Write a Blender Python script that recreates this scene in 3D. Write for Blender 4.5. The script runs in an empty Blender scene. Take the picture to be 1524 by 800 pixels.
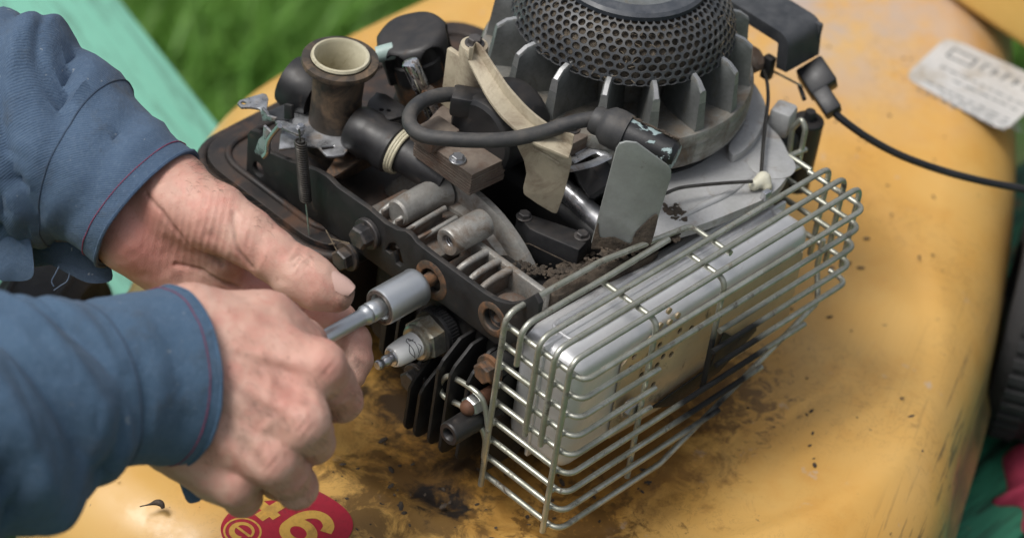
import bpy, bmesh, math, random
import numpy as np
from mathutils import Vector, Matrix
from mathutils.geometry import tessellate_polygon

# ---------------------------------------------------------------- camera, sky, sun, exposure
# All coordinates below are centimetres: deck top z = 0, X along the muffler, Y along the
# cylinder-head plate, Z up.  They are scaled to metres when a mesh is linked.
S = 0.01
sc = bpy.context.scene
col = sc.collection
FPX = 4036.27
PITCH, HEAD, ROLL = (math.radians(a) for a in (39.5865, 50.7613, 8.4362))
CAM = np.array([-74.513, -56.136, 94.602])
_R0 = np.array([math.cos(HEAD), -math.sin(HEAD), 0.]); _H = np.array([math.sin(HEAD), math.cos(HEAD), 0.])
_Z = np.array([0., 0., 1.])
FW = math.cos(PITCH)*_H - math.sin(PITCH)*_Z
_U0 = math.sin(PITCH)*_H + math.cos(PITCH)*_Z
RT = _R0*math.cos(ROLL) + _U0*math.sin(ROLL)
UP = -_R0*math.sin(ROLL) + _U0*math.cos(ROLL)

cd = bpy.data.cameras.new('camera'); cam = bpy.data.objects.new('camera', cd); col.objects.link(cam)
cd.sensor_fit = 'HORIZONTAL'; cd.sensor_width = 36.0; cd.lens = 36.0*FPX/1524.0
cd.clip_start = 0.05; cd.clip_end = 200.0
cd.dof.use_dof = True; cd.dof.focus_distance = 1.305; cd.dof.aperture_fstop = 6.3
m3 = Matrix((RT, UP, -FW)).transposed()
cam.matrix_world = Matrix.Translation(Vector(CAM*S)) @ m3.to_4x4()
sc.camera = cam

SUN_EL, SUN_AZ = math.radians(62), math.radians(300)      # azimuth clockwise from +Y
w = bpy.data.worlds.new('World'); sc.world = w; w.use_nodes = True
nt = w.node_tree; nt.nodes.clear()
sky = nt.nodes.new('ShaderNodeTexSky'); sky.sky_type = 'NISHITA'; sky.sun_disc = False
sky.sun_elevation = SUN_EL; sky.sun_rotation = SUN_AZ; sky.air_density = 1.0; sky.dust_density = 4.0; sky.ozone_density = 1.0
bg = nt.nodes.new('ShaderNodeBackground'); bg.inputs['Strength'].default_value = 0.09
wo = nt.nodes.new('ShaderNodeOutputWorld')
hs = nt.nodes.new('ShaderNodeHueSaturation'); hs.inputs['Saturation'].default_value = 0.38     # thin white overcast
nt.links.new(sky.outputs[0], hs.inputs['Color']); nt.links.new(hs.outputs[0], bg.inputs['Color']); nt.links.new(bg.outputs[0], wo.inputs['Surface'])
sl = bpy.data.lights.new('sun', 'SUN'); sl.energy = 1.5; sl.angle = math.radians(22); sl.color = (1, .98, .95)
so = bpy.data.objects.new('sun', sl); col.objects.link(so)
sd = Vector((math.sin(SUN_AZ)*math.cos(SUN_EL), math.cos(SUN_AZ)*math.cos(SUN_EL), math.sin(SUN_EL)))
so.rotation_euler = sd.to_track_quat('Z', 'Y').to_euler()
sc.view_settings.view_transform = 'Standard'; sc.view_settings.look = 'None'
sc.view_settings.gamma = 1.0; sc.view_settings.exposure = 0.55; sc.view_settings.use_curve_mapping = False

# ---------------------------------------------------------------- measuring and mesh helpers
A = np.array
def ray(px, py): return FW + RT*(px-762)/FPX - UP*(py-400)/FPX
def P(px, py, **k):
    """Point of the scene (cm) seen at photo position px, py and lying on a known plane
    (x=, y=, z=), or at a known distance d= from the camera plane."""
    (a, v), = k.items(); r = ray(px, py)
    if a == 'd': return CAM + r*v
    i = 'xyz'.index(a); return CAM + r*((v-CAM[i])/r[i])
def PL(px, py, O, n):
    r = ray(px, py); return CAM + r*(np.dot(A(O, float)-CAM, n)/np.dot(r, n))
def nrm(v): v = A(v, float); return v/np.linalg.norm(v)
def perp(a):
    a = nrm(a); b = A([0, 0, 1.]) if abs(a[2]) < .9 else A([1., 0, 0]); u = nrm(np.cross(b, a)); return u, np.cross(a, u)

ROOTS = {}
def thing(name, label, cat, at=(0, 0, 0), group=None):
    o = bpy.data.objects.new(name, None); col.objects.link(o); o.location = Vector(A(at, float)*S)
    o.empty_display_size = .02
    o['label'] = label; o['category'] = cat
    if group: o['group'] = group
    ROOTS[o.name] = A(at, float); return o
def root_of(o):
    while o.parent: o = o.parent
    return ROOTS.get(o.name, A([0, 0, 0.]))
def finish(me, m, angle=35):
    if m is not None: me.materials.append(m)
    me.polygons.foreach_set('use_smooth', [True]*len(me.polygons))
    me.set_sharp_from_angle(angle=math.radians(angle))
def mesh(name, V, Fc, m, parent=None, angle=35, kind=None):
    V = np.asarray(V, float)
    off = root_of(parent) if parent else A([0, 0, 0.])
    me = bpy.data.meshes.new(name); me.from_pydata(((V-off)*S).tolist(), [], [tuple(f) for f in Fc]); me.update()
    finish(me, m, angle)
    o = bpy.data.objects.new(name, me); col.objects.link(o)
    if parent: o.parent = parent
    if kind: o['kind'] = kind
    return o
def tag(o, label, cat, group=None):
    o['label'] = label; o['category'] = cat
    if group: o['group'] = group
    return o
def dup(o, parent=None):
    c = o.copy(); col.objects.link(c)
    if parent: c.parent = parent
    return c
class MB:
    """collects shapes of ONE piece"""
    def __init__(s): s.V = []; s.F = []; s.n = 0
    def add(s, V, Fc):
        V = np.asarray(V, float); s.V.append(V); s.F += [tuple(i+s.n for i in f) for f in Fc]; s.n += len(V); return s
    def obj(s, name, m, parent=None, angle=35, kind=None): return mesh(name, np.concatenate(s.V), s.F, m, parent, angle, kind)

def fillet(pts, R, n=5, closed=False):
    pts = [A(p, float) for p in pts]; out = []; N = len(pts)
    for i, p in enumerate(pts):
        if not closed and i in (0, N-1): out.append(p); continue
        a, b = pts[i-1]-p, pts[(i+1) % N]-p; la, lb = np.linalg.norm(a), np.linalg.norm(b); a /= la; b /= lb
        c = np.clip(np.dot(a, b), -1, 1)
        if c < -.9995 or c > .9995: out.append(p); continue
        r = R[i] if isinstance(R, (list, tuple)) else R
        th = math.acos(c); t = min(r/math.tan(th/2), .48*la, .48*lb)
        p0, p1 = p+a*t, p+b*t
        for k in range(n+1):
            q = k/n; out.append((1-q)**2*p0 + 2*q*(1-q)*p + q*q*p1)
    return out
def smooth_path(pts, n=6, closed=False):
    pts = [A(p, float) for p in pts]; N = len(pts); out = []
    rng = range(N if closed else N-1)
    for i in rng:
        p1, p2 = pts[i], pts[(i+1) % N]
        p0 = pts[i-1] if (closed or i > 0) else 2*p1-p2
        p3 = pts[(i+2) % N] if (closed or i+2 < N) else 2*p2-p1
        for k in range(n):
            t = k/n
            out.append(.5*((2*p1)+(p2-p0)*t+(2*p0-5*p1+4*p2-p3)*t*t+(3*p1-p0-3*p2+p3)*t**3))
    if not closed: out.append(pts[-1])
    return out
def tube_g(path, r, n=10, closed=False, caps=True, flat=1.0):
    path = [A(p, float) for p in path]; N = len(path)
    rr = r if hasattr(r, '__len__') else [r]*N
    T = []
    for i in range(N):
        if closed: d = path[(i+1) % N]-path[i-1]
        else: d = path[min(i+1, N-1)]-path[max(i-1, 0)]
        T.append(nrm(d))
    u, v = perp(T[0]); V = []
    for i in range(N):
        u = nrm(u-T[i]*np.dot(u, T[i])); v = np.cross(T[i], u)
        for k in range(n):
            a = 2*math.pi*k/n; V.append(path[i]+rr[i]*(math.cos(a)*u+flat*math.sin(a)*v))
    Fc = []
    for i in range(N if closed else N-1):
        j = (i+1) % N
        for k in range(n):
            q = (k+1) % n; Fc.append((i*n+k, i*n+q, j*n+q, j*n+k))
    if caps and not closed:
        Fc.append(tuple(range(n-1, -1, -1))); Fc.append(tuple((N-1)*n+k for k in range(n)))
    return A(V), Fc
def tube(name, path, r, m, parent, n=10, closed=False, **k):
    return mesh(name, *tube_g(path, r, n, closed, **k), m, parent, 50)
def lathe_g(prof, O, axis, n=32, cap0=True, cap1=True, u=None, a0=0, a1=2*math.pi):
    O = A(O, float); axis = nrm(axis)
    if u is None: u, v = perp(axis)
    else: u = nrm(A(u, float)-axis*np.dot(u, axis)); v = np.cross(axis, u)
    full = abs(a1-a0-2*math.pi) < 1e-6; m_ = n if full else n+1
    V = []
    for (r, h) in prof:
        for k in range(m_):
            a = a0+(a1-a0)*k/n; V.append(O+axis*h+r*(math.cos(a)*u+math.sin(a)*v))
    Fc = []
    for i in range(len(prof)-1):
        for k in range(n):
            q = (k+1) % m_; Fc.append((i*m_+k, i*m_+q, (i+1)*m_+q, (i+1)*m_+k))
    if full:
        if cap0: Fc.append(tuple(range(m_-1, -1, -1)))
        if cap1: Fc.append(tuple((len(prof)-1)*m_+k for k in range(m_)))
    return A(V), Fc
def lathe(name, prof, O, axis, m, parent, n=32, angle=35, **k): return mesh(name, *lathe_g(prof, O, axis, n, **k), m, parent, angle)
def bev(V, Fc, w, seg=2, ang=30):
    bm = bmesh.new(); vs = [bm.verts.new(tuple(v)) for v in V]; bm.verts.ensure_lookup_table()
    for f in Fc:
        try: bm.faces.new([vs[i] for i in f])
        except ValueError: pass
    bmesh.ops.recalc_face_normals(bm, faces=bm.faces)
    es = [e for e in bm.edges if len(e.link_faces) == 2 and e.calc_face_angle(0) > math.radians(ang)]
    if w > 0 and es: bmesh.ops.bevel(bm, geom=es, offset=w, segments=seg, profile=.5, affect='EDGES', clamp_overlap=True)
    bm.verts.index_update()
    V2 = [tuple(v.co) for v in bm.verts]; F2 = [tuple(v.index for v in f.verts) for f in bm.faces]; bm.free(); return A(V2), F2
def box_g(c, size, ax=None, w=.06, seg=2):
    c = A(c, float); ax = [A([1., 0, 0]), A([0, 1., 0]), A([0, 0, 1.])] if ax is None else [nrm(a) for a in ax]
    V = [c+ax[0]*sx*size[0]/2+ax[1]*sy*size[1]/2+ax[2]*sz*size[2]/2 for sx in (-1, 1) for sy in (-1, 1) for sz in (-1, 1)]
    Fc = [(0, 1, 3, 2), (4, 6, 7, 5), (0, 4, 5, 1), (2, 3, 7, 6), (0, 2, 6, 4), (1, 5, 7, 3)]
    return bev(V, Fc, w, seg)
def box(name, c, size, m, parent, ax=None, w=.06, seg=2): return mesh(name, *box_g(c, size, ax, w, seg), m, parent)
def fill_tris(loops):
    if len(loops) == 1: return tessellate_polygon([[Vector(p) for p in loops[0]]])
    bm = bmesh.new(); vs = []; es = []
    for l in loops:
        b = [bm.verts.new(tuple(p)) for p in l]; vs += b; es += [bm.edges.new((b[k], b[(k+1) % len(b)])) for k in range(len(b))]
    l = loops[0]; n = sum((np.cross(l[k]-l[0], l[(k+1) % len(l)]-l[0]) for k in range(len(l))), A([0, 0, 0.]))
    bmesh.ops.triangle_fill(bm, use_beauty=True, use_dissolve=False, edges=es, normal=Vector(nrm(n)))
    bm.verts.index_update(); out = [tuple(v.index for v in f.verts) for f in bm.faces]; bm.free(); return out
def slab_g(pts3, thick, w=.04, holes=(), seg=2):
    """solid sheet: 3-D outline points (nearly planar), thickness vector, optional holes (lists of 3-D points)"""
    loops = [[A(p, float) for p in pts3]]+[[A(p, float) for p in h] for h in holes]
    th = A(thick, float); flat = [p for l in loops for p in l]; n = len(flat)
    tris = fill_tris(loops)
    V = flat+[p+th for p in flat]
    Fc = [tuple(t) for t in tris]+[tuple(i+n for i in reversed(t)) for t in tris]
    b = 0
    for l in loops:
        for k in range(len(l)):
            i, j = b+k, b+(k+1) % len(l); Fc.append((i, j, j+n, i+n))
        b += len(l)
    return bev(V, Fc, w, seg)
def slab(name, pts3, thick, m, parent, w=.04, holes=(), seg=2): return mesh(name, *slab_g(pts3, thick, w, holes, seg), m, parent)
def circ(c, u, v, r, n=20): return [A(c)+r*(math.cos(2*math.pi*k/n)*A(u)+math.sin(2*math.pi*k/n)*A(v)) for k in range(n)]
def bolt_g(O, axis, r, h, washer=True, u=None):
    mb = MB(); axis = nrm(axis)
    if washer: mb.add(*lathe_g([(r*1.35, 0), (r*1.35, h*.22), (r*1.28, h*.28)], O, axis, 24))
    mb.add(*lathe_g([(r, h*.2), (r, h*.88), (r*.86, h)], O, axis, 6, u=u))
    return mb
def bolt(name, O, axis, r, h, m, parent, washer=True, u=None): return bolt_g(O, axis, r, h, washer, u).obj(name, m, parent, 25)

# ---------------------------------------------------------------- implicit surfaces (hands, soft mouldings)
def sd_cone(G, a, b, r1, r2):
    a = A(a, np.float32); b = A(b, np.float32); ba = b-a; L = float(ba@ba)+1e-9
    t = np.clip(((G-a)@ba)/np.float32(L), 0, 1)
    d = np.sqrt((((G-a)-t[..., None]*ba)**2).sum(-1))
    return d-(r1+(r2-r1)*t)
def smin(a, b, k):
    h = np.clip(.5+.5*(b-a)/k, 0, 1); return b+(a-b)*h-k*h*(1-h)
def surface_nets(fn, lo, hi, h):
    lo = A(lo, float); hi = A(hi, float); n = np.ceil((hi-lo)/h).astype(int)+1
    ax = [(lo[i]+h*np.arange(n[i])).astype(np.float32) for i in range(3)]
    G = np.stack(np.meshgrid(*ax, indexing='ij'), -1)
    D = fn(G); del G
    ins = D < 0
    cnt = np.zeros(tuple(n-1), np.int8)
    for dx in (0, 1):
        for dy in (0, 1):
            for dz in (0, 1): cnt += ins[dx:n[0]-1+dx, dy:n[1]-1+dy, dz:n[2]-1+dz]
    act = (cnt > 0) & (cnt < 8); idx = -np.ones(act.shape, np.int64); C = np.argwhere(act); idx[act] = np.arange(len(C))
    acc = np.zeros((len(C), 3)); num = np.zeros(len(C))
    cor = [(i, j, k) for i in (0, 1) for j in (0, 1) for k in (0, 1)]
    for a in cor:
        for axis in range(3):
            if a[axis]: continue
            b = list(a); b[axis] = 1
            da = D[tuple((C+a).T)]; db = D[tuple((C+b).T)]; cr = (da < 0) != (db < 0)
            t = np.where(cr, da/np.where(cr, da-db, 1), 0)
            p = np.tile(A(a, float), (len(C), 1)); p[:, axis] = t
            acc[cr] += p[cr]; num[cr] += 1
    V = lo+(C+acc/num[:, None])*h
    Fc = []
    for axis in range(3):
        o1, o2 = [(1, 2), (2, 0), (0, 1)][axis]
        sl0 = [slice(None)]*3; sl1 = [slice(None)]*3; sl0[axis] = slice(0, n[axis]-1); sl1[axis] = slice(1, n[axis])
        cr = ins[tuple(sl0)] != ins[tuple(sl1)]
        E_ = np.argwhere(cr); E_ = E_[(E_[:, o1] > 0) & (E_[:, o2] > 0) & (E_[:, o1] < n[o1]-1) & (E_[:, o2] < n[o2]-1)]
        flip = ins[tuple(E_.T)]
        def ci(d1, d2):
            q = E_.copy(); q[:, o1] += d1; q[:, o2] += d2; return idx[tuple(q.T)]
        q = np.stack([ci(-1, -1), ci(0, -1), ci(0, 0), ci(-1, 0)], 1)
        q[~flip] = q[~flip][:, ::-1]; Fc.append(q)
    return V, np.concatenate(Fc)
def vnormals(V, Fc):
    N = np.zeros_like(V); n = np.cross(V[Fc[:, 2]]-V[Fc[:, 0]], V[Fc[:, 3]]-V[Fc[:, 1]])
    for k in range(4): np.add.at(N, Fc[:, k], n)
    return N/np.maximum(np.linalg.norm(N, axis=1), 1e-9)[:, None]
def vnoise(Pt, seed=0):
    """smooth value noise, points in cells"""
    Pt = np.asarray(Pt, float); i = np.floor(Pt).astype(np.int64); f = Pt-i; f = f*f*(3-2*f); out = 0
    for c in range(8):
        o = A([(c >> 2) & 1, (c >> 1) & 1, c & 1]); q = i+o
        hsh = (q[..., 0]*374761393+q[..., 1]*668265263+q[..., 2]*2147483647+seed*1274126177) & 0xffffffff
        hsh = ((hsh ^ (hsh >> 13))*1274126177) & 0xffffffff; val = ((hsh ^ (hsh >> 16)) & 0xffff)/65535.
        wgt = np.prod(np.where(o == 1, f, 1-f), -1); out = out+val*wgt
    return out*2-1

# ---------------------------------------------------------------- procedural materials
class NB:
    def __init__(s, name):
        s.m = bpy.data.materials.new(name); s.m.use_nodes = True; s.t = s.m.node_tree; s.t.nodes.clear()
        s.out = s.t.nodes.new('ShaderNodeOutputMaterial'); s.b = s.t.nodes.new('ShaderNodeBsdfPrincipled')
        s.t.links.new(s.b.outputs[0], s.out.inputs['Surface'])
        s.tc = s.t.nodes.new('ShaderNodeTexCoord').outputs['Object']
    def nd(s, ty, **k):
        n = s.t.nodes.new(ty)
        for a, v in k.items():
            if a.startswith('_'): setattr(n, a[1:], v)
            else: s.put(n.inputs[a.replace('__', ' ')], v)
        return n
    def put(s, i, v):
        if hasattr(v, 'links') or hasattr(v, 'is_output'): s.t.links.new(v, i)
        else: i.default_value = v
    def noise(s, sc_, det=5, rough=.6, vec=None, dist=0):
        n = s.nd('ShaderNodeTexNoise', Scale=sc_*100, Detail=det, Roughness=rough, Distortion=dist); s.put(n.inputs['Vector'], vec or s.tc); return n.outputs['Fac']
    def ramp(s, fac, lo, hi, a=0., b=1.):
        n = s.nd('ShaderNodeMapRange', **{'From__Min': lo, 'From__Max': hi, 'To__Min': a, 'To__Max': b}); n.clamp = True; s.put(n.inputs['Value'], fac); return n.outputs['Result']
    def math(s, op, a, b=0.):
        n = s.nd('ShaderNodeMath', _operation=op); s.put(n.inputs[0], a); s.put(n.inputs[1], b); return n.outputs[0]
    def mix(s, fac, a, b):
        n = s.nd('ShaderNodeMix', _data_type='RGBA'); s.put(n.inputs[0], fac)
        for i, v in ((6, a), (7, b)): s.put(n.inputs[i], (*v, 1) if isinstance(v, tuple) and len(v) == 3 else v)
        return n.outputs[2]
    def mixf(s, fac, a, b):
        n = s.nd('ShaderNodeMix', _data_type='FLOAT'); s.put(n.inputs[0], fac); s.put(n.inputs[2], a); s.put(n.inputs[3], b); return n.outputs[0]
    def sep(s, vec=None):
        n = s.nd('ShaderNodeSeparateXYZ'); s.put(n.inputs[0], vec or s.tc); return n.outputs
    def mapv(s, scale=(1, 1, 1), rot=(0, 0, 0), loc=(0, 0, 0)):
        n = s.nd('ShaderNodeMapping'); n.inputs['Scale'].default_value = scale; n.inputs['Rotation'].default_value = rot; n.inputs['Location'].default_value = loc
        s.put(n.inputs['Vector'], s.tc); return n.outputs[0]
    def mapt(s, size, rot):
        n = s.nd('ShaderNodeMapping', _vector_type='TEXTURE'); n.inputs['Scale'].default_value = size; n.inputs['Rotation'].default_value = (0, 0, rot)
        s.put(n.inputs['Vector'], s.tc); return n.outputs[0]
    def bump(s, h, strength=.3, dist=.05, prev=None):
        n = s.nd('ShaderNodeBump', Strength=strength, Distance=dist*S); s.put(n.inputs['Height'], h)
        if prev is not None: s.put(n.inputs['Normal'], prev)
        return n.outputs[0]
    def upz(s):
        g = s.nd('ShaderNodeNewGeometry'); return s.sep(g.outputs['Normal'])[2]
def M(name, c1, c2=None, sc_=.6, rough=(.4, .6), metal=0., dirt=None, dust=None, bump=(3., .15, .02), coat=0., spk=.3):
    """general used-machine surface: two-tone base, grime patches, settled dust, fine relief"""
    b = NB(name); c2 = c2 or tuple(v*.6 for v in c1)
    n1 = b.noise(sc_, 6, .65); fac = b.ramp(n1, .38, .62)
    colr = b.mix(fac, c1, c2); rg = b.mixf(fac, rough[0], rough[1]); mt = metal
    colr = b.mix(b.math('MULTIPLY', b.ramp(b.noise(4.5, 4, .65), .48, .72), spk), colr, tuple(v*.45 for v in c2))
    if dirt:
        dc, lo, hi, ds = dirt; lo -= .07; hi -= .09
        dn = b.ramp(b.noise(ds, 8, .7, dist=.6), lo, hi); colr = b.mix(dn, colr, dc); rg = b.mixf(dn, rg, .85)
        if metal: mt = b.mixf(dn, metal, 0.)
    if dust:
        uc, am = dust
        u = b.math('MULTIPLY', b.ramp(b.upz(), .25, .95), b.ramp(b.noise(.9, 7, .7), .42, .72, .02, am)); colr = b.mix(u, colr, uc); rg = b.mixf(u, rg, .9)
        if metal: mt = b.mixf(u, mt, 0.)
    b.put(b.b.inputs['Base Color'], colr); b.put(b.b.inputs['Roughness'], rg); b.put(b.b.inputs['Metallic'], mt)
    if coat: b.b.inputs['Coat Weight'].default_value = coat; b.b.inputs['Coat Roughness'].default_value = .25
    if bump:
        h = b.noise(bump[0], 6, .7); b.put(b.b.inputs['Normal'], b.bump(h, bump[1], bump[2]))
    return b.m

DUST = (.17, .13, .095)
mt = {}
mt['wire'] = M('galvanised_wire', (.52, .52, .45), (.34, .345, .285), .7, (.3, .5), .75, dirt=((.075, .055, .04), .62, .78, .9), bump=(6, .2, .02), spk=0.15)
def soot(m):
    nt_ = m.node_tree; bs = next(n for n in nt_.nodes if n.type == 'BSDF_PRINCIPLED'); tc = next(n for n in nt_.nodes if n.type == 'TEX_COORD')
    vm = nt_.nodes.new('ShaderNodeVectorMath'); vm.operation = 'DISTANCE'; vm.inputs[1].default_value = (-.028, -.1335, .060); nt_.links.new(tc.outputs['Object'], vm.inputs[0])
    ns = nt_.nodes.new('ShaderNodeTexNoise'); ns.inputs['Scale'].default_value = 70; nt_.links.new(tc.outputs['Object'], ns.inputs['Vector'])
    ad = nt_.nodes.new('ShaderNodeMath'); ad.operation = 'MULTIPLY_ADD'; nt_.links.new(ns.outputs['Fac'], ad.inputs[0]); ad.inputs[1].default_value = .03; nt_.links.new(vm.outputs['Value'], ad.inputs[2])
    mr = nt_.nodes.new('ShaderNodeMapRange'); mr.inputs['From Min'].default_value = .058; mr.inputs['From Max'].default_value = .040; nt_.links.new(ad.outputs[0], mr.inputs['Value'])
    for sock, val in (('Base Color', (.008, .008, .008, 1)), ('Roughness', .8), ('Metallic', 0.)):
        inp = bs.inputs[sock]; src = inp.links[0].from_socket if inp.links else None
        mx = nt_.nodes.new('ShaderNodeMix'); mx.data_type = 'RGBA' if sock == 'Base Color' else 'FLOAT'; a, b_, o_ = ((6, 7, 2) if sock == 'Base Color' else (2, 3, 0))
        nt_.links.new(mr.outputs[0], mx.inputs[0])
        if src: nt_.links.new(src, mx.inputs[a])
        else: mx.inputs[a].default_value = inp.default_value
        mx.inputs[b_].default_value = val; nt_.links.new(mx.outputs[o_], inp)
soot(mt['wire'])
mt['wire_green'] = M('oxidised_wire', (.30, .32, .26), (.16, .18, .13), .9, (.4, .6), .7, dirt=((.05, .04, .03), .58, .72, 1.2), bump=(6, .3, .02))
mt['muffler'] = M('aluminised_sheet', (.74, .74, .74), (.64, .64, .65), .25, (.34, .5), .5, dirt=((.24, .18, .13), .68, .86, .8), bump=(5, .1, .01), spk=0.06)
mt['tinted'] = M('heat_tinted_sheet', (.50, .39, .25), (.42, .33, .21), .2, (.35, .5), .2, dirt=((.06, .045, .03), .66, .8, .7), bump=(5, .1, .01), spk=0.1)
mt['black_steel'] = M('black_painted_steel', (.009, .0095, .0105), (.018, .018, .018), .7, (.5, .7), 0., dirt=((.075, .055, .04), .66, .84, .9), dust=(DUST, .2), bump=(4, .25, .02))
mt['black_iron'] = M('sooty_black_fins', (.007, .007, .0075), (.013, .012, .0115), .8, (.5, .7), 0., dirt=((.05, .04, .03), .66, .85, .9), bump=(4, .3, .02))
mt['black_plastic'] = M('black_plastic', (.012, .0125, .014), (.022, .022, .023), .6, (.35, .55), 0., dirt=((.09, .065, .05), .68, .86, .7), dust=(DUST, .16), bump=(6, .12, .01))
mt['grey_plastic'] = M('weathered_black_cover', (.028, .031, .035), (.05, .053, .058), .9, (.42, .6), 0., bump=(9, .25, .02), dust=((.2, .2, .2), .12))
mt['rubber'] = M('dusty_rubber', (.03, .031, .033), (.05, .049, .047), .5, (.5, .7), 0., dust=((.2, .17, .14), .38), bump=(5, .2, .02))
mt['cable_rubber'] = M('black_cable_sheath', (.012, .013, .015), (.02, .02, .022), .6, (.35, .5), 0., bump=(5, .1, .01))
mt['cast'] = M('cast_aluminium', (.40, .39, .36), (.26, .25, .23), .8, (.45, .6), .55, dirt=((.13, .09, .06), .55, .75, .7), bump=(5, .4, .03))
mt['cast_dark'] = M('stained_cast_aluminium', (.20, .185, .165), (.12, .105, .09), .7, (.5, .7), .4, dirt=((.11, .06, .035), .52, .7, .6), bump=(5, .5, .03))
mt['cast_white'] = M('chalky_cast_aluminium', (.46, .46, .455), (.37, .37, .36), .5, (.5, .7), .3, dirt=((.21, .16, .11), .64, .82, .55), bump=(7, .35, .02), spk=0.14)
mt['flywheel'] = M('flywheel_aluminium', (.34, .34, .315), (.22, .215, .195), .6, (.36, .52), .6, dirt=((.13, .10, .07), .56, .74, .6), dust=((.17, .135, .095), .8), bump=(5, .3, .02))
mt['fin'] = M('flywheel_fin_aluminium', (.24, .25, .245), (.17, .178, .172), .7, (.36, .52), .5, dirt=((.11, .09, .06), .60, .8, .7), bump=(5, .25, .02))
mt['fin_edge'] = M('bare_fin_edge', (.46, .47, .46), (.34, .34, .34), 1., (.35, .5), .7, bump=(6, .2, .02))
mt['screen'] = M('dusty_black_screen', (.045, .049, .055), (.075, .078, .082), .7, (.38, .55), 0., dust=((.22, .2, .17), .4), bump=(6, .2, .01))
mt['screen_ring'] = M('dark_blue_grey_ring', (.03, .037, .047), (.045, .05, .06), .7, (.35, .55), 0., dust=((.3, .3, .3), .2), bump=(6, .15, .01))
mt['chaff'] = M('grey_chaff', (.13, .105, .075), (.05, .04, .03), 1.4, (.9, 1.), 0., bump=(3, 1., .15))
mt['straw'] = M('straw_bits', (.24, .19, .13), (.14, .11, .075), 1., (.8, .9), 0., bump=None)
mt['lamination'] = M('rusty_laminations', (.19, .155, .125), (.13, .10, .08), .6, (.55, .75), .35, dirt=((.10, .055, .035), .55, .75, .5), dust=((.24, .2, .16), .6), bump=(4, .4, .02))
mt['beige'] = M('beige_plastic', (.46, .40, .29), (.36, .31, .22), .3, (.38, .5), 0., dirt=((.20, .15, .10), .55, .76, .45), bump=(5, .08, .01), spk=0.2)
mt['ivory'] = M('ivory_plastic', (.56, .52, .38), (.42, .38, .26), .4, (.35, .5), 0., dirt=((.16, .12, .06), .62, .82, .6), bump=(5, .08, .01), spk=0.1)
mt['carb'] = M('grimy_carburettor', (.055, .045, .036), (.028, .024, .02), .6, (.45, .65), .1, dirt=((.17, .115, .07), .52, .74, .6), bump=(4, .4, .02))
mt['tank'] = M('rusty_tank_sheet', (.016, .0155, .016), (.034, .026, .022), .35, (.45, .65), .1, dirt=((.085, .042, .024), .58, .76, .4), dust=((.12, .075, .05), .3), bump=(3, .3, .02))
mt['rusty'] = M('rusty_bolt', (.10, .075, .055), (.05, .04, .035), 1.2, (.55, .75), .3, dirt=((.17, .085, .04), .52, .7, 1.2), bump=(6, .6, .03))
mt['rust_bright'] = M('bright_rust', (.11, .05, .03), (.17, .08, .045), 1.5, (.6, .8), .2, bump=(8, .6, .03))
mt['dark_bolt'] = M('dark_bolt', (.05, .05, .052), (.11, .10, .095), 1., (.35, .55), .5, dirt=((.13, .09, .06), .58, .76, 1.1), bump=(6, .4, .02))
mt['zinc'] = M('zinc_plated', (.55, .56, .58), (.42, .42, .43), 1., (.25, .42), .9, dirt=((.14, .1, .06), .66, .82, 1.2), bump=(6, .15, .01))
mt['lever'] = M('bright_worn_lever', (.22, .225, .23), (.52, .53, .55), .8, (.22, .42), .65, dirt=((.17, .125, .085), .6, .78, .9), bump=(5, .25, .02))
mt['chrome'] = M('chrome', (.75, .76, .78), (.55, .56, .58), 1.2, (.08, .2), 1., dirt=((.08, .06, .05), .6, .7, 1.5), bump=(6, .08, .01))
mt['satin'] = M('satin_chrome_tool', (.66, .68, .69), (.60, .62, .63), .8, (.33, .42), .9, dirt=((.2, .19, .18), .72, .85, 1.4), bump=(12, .06, .01), spk=0.05)
mt['satin_dark'] = M('scuffed_tool_edge', (.32, .29, .26), (.14, .12, .11), 2., (.4, .6), .8, bump=(8, .4, .02))
mt['ceramic'] = M('white_ceramic', (.87, .87, .85), (.82, .82, .80), .3, (.12, .2), 0., coat=.6, bump=None, spk=0)
mt['ink'] = M('black_ink', (.03, .03, .035), (.05, .05, .05), 1., (.4, .5), 0., bump=None)
mt['plug_steel'] = M('plug_shell', (.42, .42, .38), (.28, .27, .22), 1.2, (.3, .5), .8, dirt=((.15, .11, .06), .56, .74, 1.2), bump=(6, .3, .02))
mt['knurl'] = M('black_knurl', (.018, .018, .02), (.03, .03, .03), 1., (.45, .6), .2, bump=(4, .3, .02))
mt['teal_plastic'] = M('pale_teal_plastic', (.36, .47, .43), (.29, .38, .35), .6, (.4, .5), 0., bump=(5, .1, .01), spk=0.1)
mt['grey_sheet'] = M('grey_painted_sheet', (.30, .315, .30), (.26, .27, .255), .8, (.38, .5), .3, dirt=((.10, .075, .05), .68, .84, .5), bump=(14, .12, .01), spk=0.12)
mt['soil'] = M('oily_dirt', (.10, .075, .052), (.045, .035, .026), 1.3, (.8, .95), 0., bump=(2.5, 1., .2))
mt['white_nylon'] = M('nylon_bushing', (.62, .60, .48), (.5, .47, .35), 1., (.35, .5), 0., bump=(5, .1, .01), spk=0.1)
mt['spring'] = M('dark_spring_steel', (.10, .095, .085), (.05, .045, .04), 1., (.3, .5), .7, bump=None)
mt['decal_red'] = M('red_decal', (.42, .022, .045), (.36, .02, .04), .5, (.4, .5), 0., dirt=((.2, .03, .035), .62, .8, .6), bump=(6, .1, .01))
mt['rag'] = M('crimson_cloth', (.50, .05, .10), (.32, .03, .07), .8, (.8, .95), 0., bump=(12, .6, .05), spk=0.1)
mt['tyre'] = M('black_tyre', (.014, .014, .015), (.024, .023, .023), .6, (.6, .8), 0., dirt=((.06, .055, .045), .66, .85, .5), bump=(5, .3, .03))
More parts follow.
